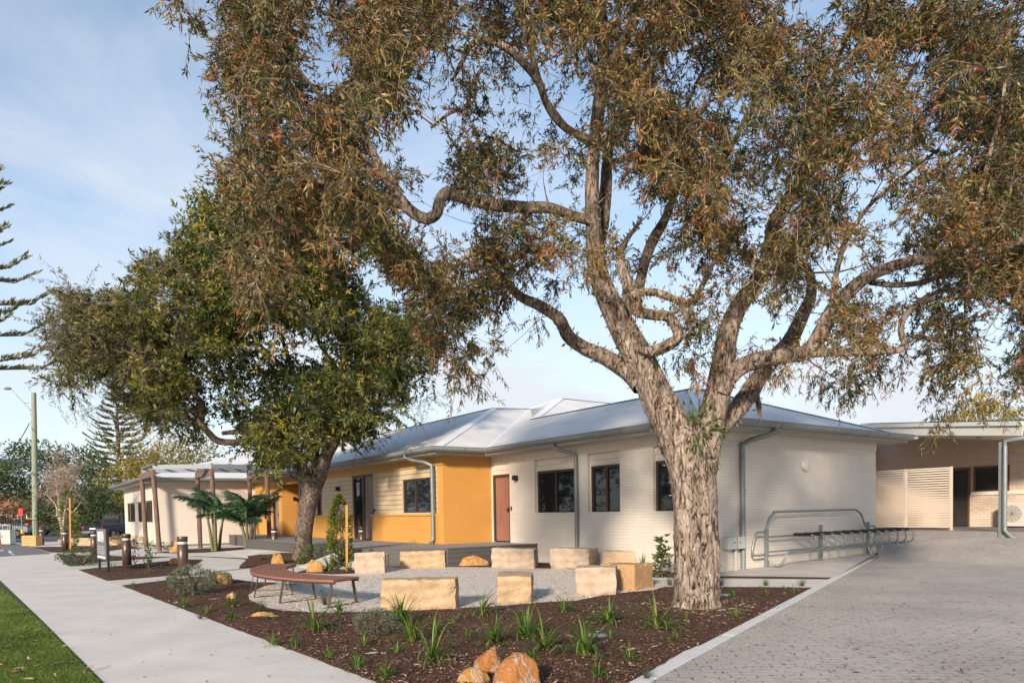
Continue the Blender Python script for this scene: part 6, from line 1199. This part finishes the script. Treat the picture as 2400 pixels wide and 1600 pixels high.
# ------------------------------------------------------------------ far left and behind
def blob_tree(name, label, p, h, rx, ry, n, lf, lw, mt, seed, z0=.25, trunk_r=.3, group='trees beyond the buildings', cat='tree', lumps=26, flat=1.0):
    rs = np.random.RandomState(seed); p = np.array([p[0], p[1], p[2] if len(p) > 2 else 0.]); t = empty(name, p, label, cat, group)
    m = MB(); lc = []
    for k in range(lumps):
        u_ = rs.normal(0, 1, 3); u_ /= np.linalg.norm(u_); r = rs.uniform(.35, .85)**.7; c = np.array([u_[0]*rx*r, u_[1]*ry*r, h*(z0+(1-z0)/2)+u_[2]*h*(1-z0)/2*r*flat]); lc.append(c)
    q, rr = limb_mesh(m, [(0, 0, 0), (.05*h*.3, 0, h*z0*.6), (0, 0, h*z0*1.2), (0, .1, h*.6)], [trunk_r, trunk_r*.8, trunk_r*.7, trunk_r*.35], 10, .08, seed); grow(list(q), list(rr), np.array(lc), m, .02, .3, seed, trunk_r*.5, 5)
    m.build('trunk', M_bark2, t); per = n//lumps; C_, D_, R_ = [], [], []
    for c in lc:
        rad = rs.uniform(.22, .42)*min(rx, h*(1-z0)/2*1.3); u_ = unit(rs.normal(0, 1, (per, 3))); r = rs.uniform(.3, 1, per)**.4; q = c+u_*r[:, None]*rad*np.array([1.25, 1.25, .8]); q[:, 2] = np.maximum(q[:, 2], .05); C_.append(q); D_.append(unit(u_+rs.normal(0, .7, (per, 3))+np.array([0, 0, .2]))); R_.append(np.clip(rs.normal(.45, .12)+rs.normal(0, .18, per), 0, 1))
    C_ = np.concatenate(C_); quads('foliage', C_, np.concatenate(D_), rs.normal(0, 1, C_.shape), lf*rs.uniform(.6, 1.3, len(C_)), lw, np.concatenate(R_), mt, t); return t
def col_at(x, d): p = at(x, 1250, d); p[2] = 0; return p
def norfolk(px, d, h, r0, label, seed, whorls=22, zlo=.12, mt=M_pine):
    p = col_at(px, d); rs = np.random.RandomState(seed); t = empty('norfolk_pine', p, label, 'pine tree', 'norfolk pines'); m = MB(); m.tube([(0, 0, 0), (0, 0, h*.5), (0, 0, h)], [.024*h, .015*h, .002*h], 10); C_, D_, N_ = [], [], []
    for w_ in range(whorls):
        f = zlo+(1-zlo)*w_/whorls; z = h*f; R_ = r0*(1-((f-zlo)/(1-zlo))**1.55)*rs.uniform(.85, 1.08)+.15; nb = 7
        for k in range(nb):
            a = 6.28*k/nb+w_*.7+rs.uniform(-.2, .2); dv = np.array([math.cos(a), math.sin(a), 0]); L_ = R_*rs.uniform(.85, 1.1); pts = [np.array([0, 0, z]), np.array([0, 0, z-.02*L_])+dv*L_*.4, np.array([0, 0, z+.03*L_])+dv*L_*.75, np.array([0, 0, z+.22*L_])+dv*L_]; m.tube(pts, [.010*R_+.012, .008*R_+.01, .004*R_+.006, .006], 4, cap=False)
            nf = int(36+L_*24); ff = rs.uniform(.28, 1, nf); q = np.stack([np.interp(ff, [0, .4, .75, 1], [pp[i] for pp in pts]) for i in range(3)], 1); s_ = np.array([-math.sin(a), math.cos(a), 0]); sg = rs.choice([-1, 1], nf)
            C_.append(q+s_*(sg*rs.uniform(0, .05, nf)*L_)[:, None]); D_.append(unit(dv*.55+s_*(sg*rs.uniform(.1, .6, nf))[:, None]+np.array([0, 0, 1])*rs.uniform(.35, 1.0, nf)[:, None])); N_.append(rs.normal(0, 1, (nf, 3)))
    m.build('trunk', M_bark2, t); C_ = np.concatenate(C_); quads('foliage', C_, np.concatenate(D_), np.concatenate(N_), .045*r0+.14, .012*r0+.035, rs.uniform(0, 1, len(C_)), mt, t, .5); return t
norfolk(-118, 42, 31.0, 5.7, 'tall norfolk pine at the left edge, only its upturned branch tips in view', 4, 11, .35)
norfolk(284, 92, 19.5, 5.4, 'slender norfolk pine standing behind the end wing', 5, 24, .08)
blob_tree('spreading_tree', 'broad dark spreading tree behind the wooden power pole', col_at(110, 78), 9.6, 9.5, 4, 9000, .42, .15, M_leafd, 11, .22, .4, lumps=44)
blob_tree('spreading_tree', 'mid green part-shaded tree at the far left edge of the picture', col_at(-10, 70), 7.8, 4.5, 4, 4200, .36, .14, M_leafd, 12, .2, .35)
blob_tree('dense_shrub', 'dense dark green shrub mass between the bare shrub and the end wing', col_at(208, 58), 4.9, 3.4, 2.2, 5200, .26, .11, M_leafd, 13, .02, .12, cat='shrub')
blob_tree('dense_shrub', 'green leafy hedge shrub right of the far bollard', col_at(160, 60), 3.6, 2.6, 1.8, 3000, .24, .10, M_leafd, 14, .02, .12, cat='shrub')
blob_tree('yellow_tree', 'sunlit yellow-green tree behind the roof of the end wing', col_at(405, 66), 9.3, 6.6, 4, 8000, .34, .13, M_leafy, 15, .2, .35, lumps=40)
blob_tree('yellow_tree', 'smaller sunlit yellow tree at the left end of the wing roof', col_at(315, 70), 5.8, 3.0, 3, 2600, .34, .13, M_leafy, 16, .1, .25)
blob_tree('dry_shrub', 'pale brown dry shrub under the norfolk pine', col_at(262, 64), 3.9, 2.0, 1.5, 2000, .26, .08, M_leaf3, 17, .03, .1, cat='shrub')
blob_tree('dry_shrub', 'brown dry hedge behind the black picket fence', col_at(30, 62), 3.1, 3.6, 1.5, 2600, .26, .08, M_leaf3, 18, .1, .1, cat='shrub')
blob_tree('crown_tree', 'rounded brown-green tree showing above the green porch roof', (34.6, 52, 0), 9.6, 2.5, 2.2, 5200, .26, .10, M_leafy, 19, .45, .35)
blob_tree('crown_tree', 'small dark tree top left of the rounded one above the porch roof', (38.4, 64, 0), 10.4, 1.4, 1.4, 1500, .26, .10, M_leafd, 20, .5, .3)
for k, (x, y, h_) in enumerate(((-40, 12, 8.5), (-46, 22, 9.5), (-42, 33, 8.0), (-50, 44, 9.0), (-36, 2, 8.0))):   # street trees left of the frame, mirrored in the panes
    blob_tree('street_tree', 'dark street tree standing left of the frame beyond the lawn', (x, y, 0), h_, 5.5, 5, 2600, .55, .22, M_leafd, 40+k, .12, .3, 'street trees left of the frame')
# bare pale shrub
p = col_at(146, 36.5); t = empty('bare_shrub', p, 'pale leafless shrub with twisted stems behind the third bollard', 'shrub'); sc_ = 36.5/F
def AA(l): return [at(x, y, 36.5)-p for x, y, r in l], [r/2*sc_ for x, y, r in l]
m = MB(); sk, sr_ = [], []
for l in ([(150, 1270, 9), (146, 1240, 8), (141, 1205, 8), (139, 1175, 7), (136, 1150, 5), (130, 1120, 3)], [(146, 1225, 6), (135, 1210, 4), (133, 1190, 4), (125, 1175, 3), (110, 1160, 2)], [(146, 1245, 6), (152, 1200, 5), (158, 1170, 5), (165, 1150, 4), (172, 1135, 2)], [(158, 1190, 4), (168, 1200, 4), (180, 1190, 3), (188, 1178, 2)], [(139, 1170, 4), (150, 1160, 3), (148, 1140, 2)]):
    a_, r_ = AA(l); q, rr = limb_mesh(m, a_, r_, 8, .05, 3); sk += list(q); sr_ += list(rr)
m.build('trunk', mat('pale_bark', (.42, .34, .27), .85), t)
rs = np.random.RandomState(8); tg = np.array([at(146+rs.normal(0, 21), 1130+rs.normal(0, 30), 36.5+rs.normal(0, .7))-p for _ in range(150)]); m = MB(); dr = grow(sk, sr_, tg, m, .006, .4, 2, .03, 4)
a_ = sprays(tg, dr, 9, 5, .45, .09, .03, 3, 0, m, .005); m.build('branches', MATS['pale_bark'], t); quads('foliage', a_[0], a_[1], a_[2], a_[3], a_[4], a_[5], leafmat('bare_twig_leaf', [(0, (.17, .115, .09)), (1, (.30, .22, .16))], .2), t)
# power pole with lamp
d = 58.; p = at(84, 1262, d); p[2] = 0; s_ = d/F
t = empty('power_pole', p, 'tall green-stained timber power pole carrying a street lamp', 'power pole'); hp = at(80, 920, d)[2]
tp = at(79, 920, d)-p; m = MB(); pts = [tp*f for f in np.linspace(0, 1, 9)]; m.tube(pts, [13*s_-5*s_*f+0*s_ if 0 else (7.2-2.0*f)*s_ for f in np.linspace(0, 1, 9)], 16); m.build('pole', M_pole, t)
m = MB(); a0_ = at(72, 962, d)-p; a1_ = at(27, 913, d)-p; m.tube([a0_+np.array([.1, 0, -.2]), a0_, a0_*.6+a1_*.4, a1_*.8+a0_*.2, a1_], [.055, .05, .045, .04, .04], 8); m.build('lamp_arm', M_steel, t)
m = MB(); c = at(18, 911, d)-p; m.add([c+np.array([.33*math.cos(q)*sx+0, .16*math.sin(q)*sx, zz]) for zz, sx in ((-.07, .55), (0, 1), (.10, .8), (.15, .3)) for q in np.linspace(0, 2*math.pi, 16, endpoint=False)], [(i*16+k, i*16+(k+1) % 16, (i+1)*16+(k+1) % 16, (i+1)*16+k) for i in range(3) for k in range(16)]+[tuple(range(16))[::-1], tuple(range(48, 64))], 0, True); m.build('lamp_head', mat('lamp_grey', (.16, .16, .17), .5), t)
for k, z in enumerate((hp*.93, hp*.85, hp*.80, hp*.70, hp*.65)): m = MB(); sg = 1 if k != 0 and k != 4 else -1; m.tube([(-.1, 0, z), (-.1+sg*.42, 0, z)], .018, 5); m.build('step_peg', M_black, t)
m = MB(); a = at(69, 992, d); b_ = at(-60, 1075, 45.); m.tube([a*(1-f)+b_*f-Z*1.2*math.sin(math.pi*f) for f in np.linspace(0, 1, 14)], .035, 5); o = m.build('service_cable', M_black); tag(o, 'single black cable sagging from the pole down to the left edge', 'cable')
for k in range(3):
    m = MB(); a = at(-60, 1064+k*2.2, 50); b_ = at(84, 1082+k*2.0, 66); c = at(300, 1108+k*1.2, 105); m.tube([a*(1-f)+b_*f-Z*.15*math.sin(math.pi*f) for f in np.linspace(0, 1, 8)]+[b_*(1-f)+c*f-Z*.4*math.sin(math.pi*f) for f in np.linspace(0, 1, 10)[1:]], .03, 4); o = m.build('power_line', M_steel); tag(o, ('topmost', 'middle', 'lowest')[k]+' of the three pale power lines crossing behind the pole', 'power line', 'power lines')
# timber box around the pole
d = 40.5; p = at(74.5, 1250, d); p[2] = 0; s_ = d/F; m = MB(); 
for k in range(4): m.box((0, 0, .085+k*.145), 31*s_, .7, .14)
o = m.build('timber_box', M_sand if False else mat('raw_pine', (.62, .36, .14), .7, c2=(.50, .27, .10), vscale=3, stretch=(1, 1, 6)), bevel=.01); o.location = Vector(p); o.rotation_euler.z = .12; tag(o, 'low box of raw orange pine boards around the foot of the power pole', 'timber box')
# hydrant marker
p = G(52, 1275); p = at(52, 1260, 44); p[2] = 0; t = empty('marker_post', p, 'yellow and red banded marker post with a red sign plate on a thin pole', 'marker post'); s_ = 44/F
m = MB(); m.lathe([(0, 0), (.075, 0), (.07, .42), (.07, .42)], (0, 0, 0), 14, 0); m.lathe([(.072, .42), (.072, .63)], (0, 0, 0), 14, 1); m.lathe([(.07, .63), (.06, .90), (0, .92)], (0, 0, 0), 14, 0); m.build('banded_base', [mat('marker_yellow', (.75, .48, .02), .5), mat('marker_red', (.65, .02, .02), .5)], t)
hz_ = at(52, 1206, 44)[2]; m = MB(); m.tube([(0, 0, .9), (0, 0, hz_)], .025, 8); m.build('pole', M_steel, t); hh = at(52, 1193, 44)[2]-at(52, 1206, 44)[2]
m = MB(); m.box((0, -.04, hz_+hh/2), 9.5*s_, .03, hh+.1); m.box((0, -.06, hz_+hh/2+.02), 6*s_, .01, hh*.5, mi=1); m.build('sign_plate', [mat('sign_red', (.7, .03, .03), .5), mat('deep_red', (.45, .01, .01), .5)], t, bevel=.01)
# utility cabinet
p = at(8, 1255, 43); p[2] = 0; t = empty('utility_cabinet', p, 'pale green utility cabinet at the far left beside the picket fence', 'cabinet'); m = MB(); m.box((0, 0, .45), 1.15, .5, .82); m.box((0, 0, .88), 1.2, .55, .04); m.build('cabinet_body', mat('pale_green_enamel', (.42, .50, .43), .6), t, bevel=.01); m = MB(); m.box((0, -.256, .45), .01, .012, .75); m.box((.1, -.256, .5), .05, .012, .1); m.build('cabinet_door', M_black, t)
p = at(-3, 1255, 41); p[2] = 0; m = MB(); m.lathe([(0, 0), (.2, 0), (.2, .03), (.13, .05), (.09, .35), (.085, .5), (.04, .9), (0, .9)], (0, 0, 0), 16, 0); m.lathe([(.10, .4), (.09, .6)], (0, 0, 0), 16, 1); o = m.build('traffic_cone', [mat('cone_orange', (.75, .17, .03), .5), M_white]); o.location = Vector(p); tag(o, 'orange traffic cone cut off by the left edge of the picture', 'traffic cone')
# picket fences
def picket(x0, x1, d0, d1, h, label):
    a = col_at(x0, d0); c = col_at(x1, d1); L_ = np.linalg.norm(c-a); e = (c-a)/L_; n_ = np.array([e[1], -e[0], 0]); t = empty('picket_fence', a, label, 'fence', 'black metal fences'); m = MB(); k = int(L_/.14)
    for i in range(k+1): m.box(e*(i*.14)+Z*(h/2), .022, .022, h, e, n_, Z)
    m.build('pickets', M_black, t); m = MB(); m.box(e*L_/2+Z*(h-.12), L_, .035, .04, e, n_, Z); m.box(e*L_/2+Z*.15, L_, .035, .04, e, n_, Z); m.build('rails', M_black, t); m = MB()
    for i in range(int(L_/2.4)+1): m.box(e*(i*2.4)+Z*(h/2+.05), .06, .06, h+.1, e, n_, Z)
    m.build('fence_posts', M_black, t)
picket(-70, 100, 50, 52, 1.55, 'black picket fence behind the marker post and the power pole'); picket(228, 300, 62, 64, 1.7, 'black picket fence between the shrubs and the end wing')
# low garden walls
for (x0, x1, d, y, lb) in ((140, 250, 46, 0, 'long low pale stone edging in front of the far shrubs'), (190, 290, 41, 0, 'low row of pale blocks left of the end wing')):
    a = col_at(x0, d); c = col_at(x1, d-1); L_ = np.linalg.norm(c-a); e = (c-a)/L_; m = MB(); k = max(2, int(L_/1.1))
    for i in range(k): m.box(a+e*(L_*(i+.5)/k)+Z*.12, L_/k-.03, .35, .26+.03*math.sin(i*2.1), e, np.cross(e, Z), Z)
    o = m.build('stone_edging', M_sand, bevel=.02); tag(o, lb, 'stone edging', 'low stone edgings')
# vehicles
def car(p, rz, L_, W_, Ht, paint, label, kind='car', cat='car'):
    t = empty('parked_'+kind, p, label, cat, 'vehicles parked beyond the fence', rz)
    if kind == 'ute': prof = [(0, .45), (0, .95), (1.9, .98), (1.95, 1.0), (2.05, Ht), (3.3, Ht), (3.9, 1.08), (5.0, .98), (5.15, .7), (5.1, .42)]
    else: prof = [(0, .45), (0, .9), (.35, 1.0), (.8, Ht), (2.6, Ht), (3.3, 1.0), (4.3, .9), (4.45, .6), (4.4, .4)]
    mx_ = max(q[0] for q in prof); prof = [(x*L_/mx_, z) for x, z in prof]; n = len(prof)
    m = MB(); ins = lambda z: .10 if z > 1.15 else 0
    vs = [(x-L_/2, -W_/2+ins(z), z) for x, z in prof]+[(x-L_/2, W_/2-ins(z), z) for x, z in prof]
    m.add(vs, [(i, (i+1) % n, n+(i+1) % n, n+i) for i in range(n)]+[tuple(range(n))[::-1], tuple(range(n, 2*n))]); m.build('body', paint, t, bevel=.04)
    gx = (2.2, 3.35) if kind == 'ute' else (.9, 3.0); m = MB()
    for s_ in (-1, 1): m.box((((gx[0]+gx[1])/2)*L_/mx_-L_/2, s_*(W_/2-.05), (Ht+1.08)/2), (gx[1]-gx[0])*L_/mx_, .03, Ht-1.18, mi=0)
    m.build('side_window', M_glass, t)
    m = MB(); xr = (prof[3][0]+prof[4][0])/2-L_/2 if kind == 'ute' else (prof[2][0]+prof[3][0])/2-L_/2; m.box((xr-.03, 0, (Ht+1.05)/2), .02, W_*.72, Ht-1.15); m.build('rear_window', M_glass, t)
    for x in (L_*.18, L_*.80):
        for s_ in (-1, 1):
            m = MB(); c = np.array([x-L_/2, s_*(W_/2-.08), .34]); 
            m.tube([c-np.array([0, .11, 0]), c+np.array([0, .11, 0])], .34, 20); wo = m.build('wheel', M_rubber, t); m = MB(); m.tube([c-np.array([0, .115, 0]), c+np.array([0, .115, 0])], .2, 14); m.build('rim', M_steel, wo)
    for s_ in (-1, 1): m = MB(); m.box((-L_/2-.005, s_*(W_/2-.13), .82), .03, .16, .20); m.build('tail_light', mat('tail_red', (.55, .02, .02), .3) if 'tail_red' not in MATS else MATS['tail_red'], t); m = MB(); m.box((L_/2-.06, s_*(W_/2-.2), .74), .05, .28, .14); m.build('headlight', M_lens, t)
    m = MB(); m.box((-L_/2-.03, 0, .5), .1, W_*.94, .16); m.build('bumper', M_black if kind == 'car' else M_steel, t); m = MB(); m.box((-L_/2-.02, 0, .74), .02, .5, .12); m.build('number_plate', M_white, t)
M_navy = mat('dark_navy_paint', (.018, .025, .04), .25, .2); M_redp = mat('red_paint', (.32, .03, .03), .3, .1); M_whitep = mat('white_car_paint', (.6, .6, .6), .3, .1); M_bluep = mat('blue_paint', (.05, .08, .20), .3, .2)
car(col_at(276, 55), math.radians(80), 5.1, 1.85, 1.78, M_navy, 'dark navy utility truck seen from behind, left of the end wing', 'ute', 'utility truck')
car(col_at(218, 72), math.radians(175), 4.4, 1.8, 1.45, M_bluep, 'dark blue car mostly hidden behind the dense shrubs'); car(col_at(18, 62), math.radians(5), 4.4, 1.8, 1.45, M_whitep, 'white car behind the picket fence at the far left'); car(col_at(62, 68), math.radians(0), 4.3, 1.8, 1.5, M_redp, 'red car behind the picket fence near the power pole')
# far house
p = col_at(10, 110); t = empty('far_house', p, 'distant brick house with a red tiled roof behind the far left trees', 'house'); m = MB(); m.box((0, 0, 1.5), 16, 9, 3.0); m.build('wall', brick('far_brick', (.36, .17, .11)), t); m = MB(); m.add([(-8.6, -5, 3), (8.6, -5, 3), (8.6, 5, 3), (-8.6, 5, 3), (-4, 0, 5.6), (4, 0, 5.6)], [(0, 1, 5, 4), (2, 3, 4, 5), (3, 0, 4), (1, 2, 5)]); m.build('roof', mat('red_tile', (.36, .12, .08), .8), t)
for x in (-5, -1.5, 3, 6): m = MB(); m.box((x, -4.52, 1.7), 1.4, .06, 1.2); wo = m.build('window', M_white, t); m = MB(); m.box((x, -4.56, 1.7), 1.2, .03, 1.0); m.build('pane', M_glass, wo)
p = col_at(268, 120); t = empty('far_house', p, 'distant pale house with a pinkish wall right of the dense shrubs', 'house'); m = MB(); m.box((0, 0, 1.6), 11, 8, 3.2); m.build('wall', mat('pink_wall', (.50, .33, .28), .8), t); m = MB(); m.add([(-6, -4.6, 3.2), (6, -4.6, 3.2), (6, 4.6, 3.2), (-6, 4.6, 3.2), (-2.5, 0, 5.2), (2.5, 0, 5.2)], [(0, 1, 5, 4), (2, 3, 4, 5), (3, 0, 4), (1, 2, 5)]); m.build('roof', mat('grey_tile', (.2, .19, .19), .8), t)
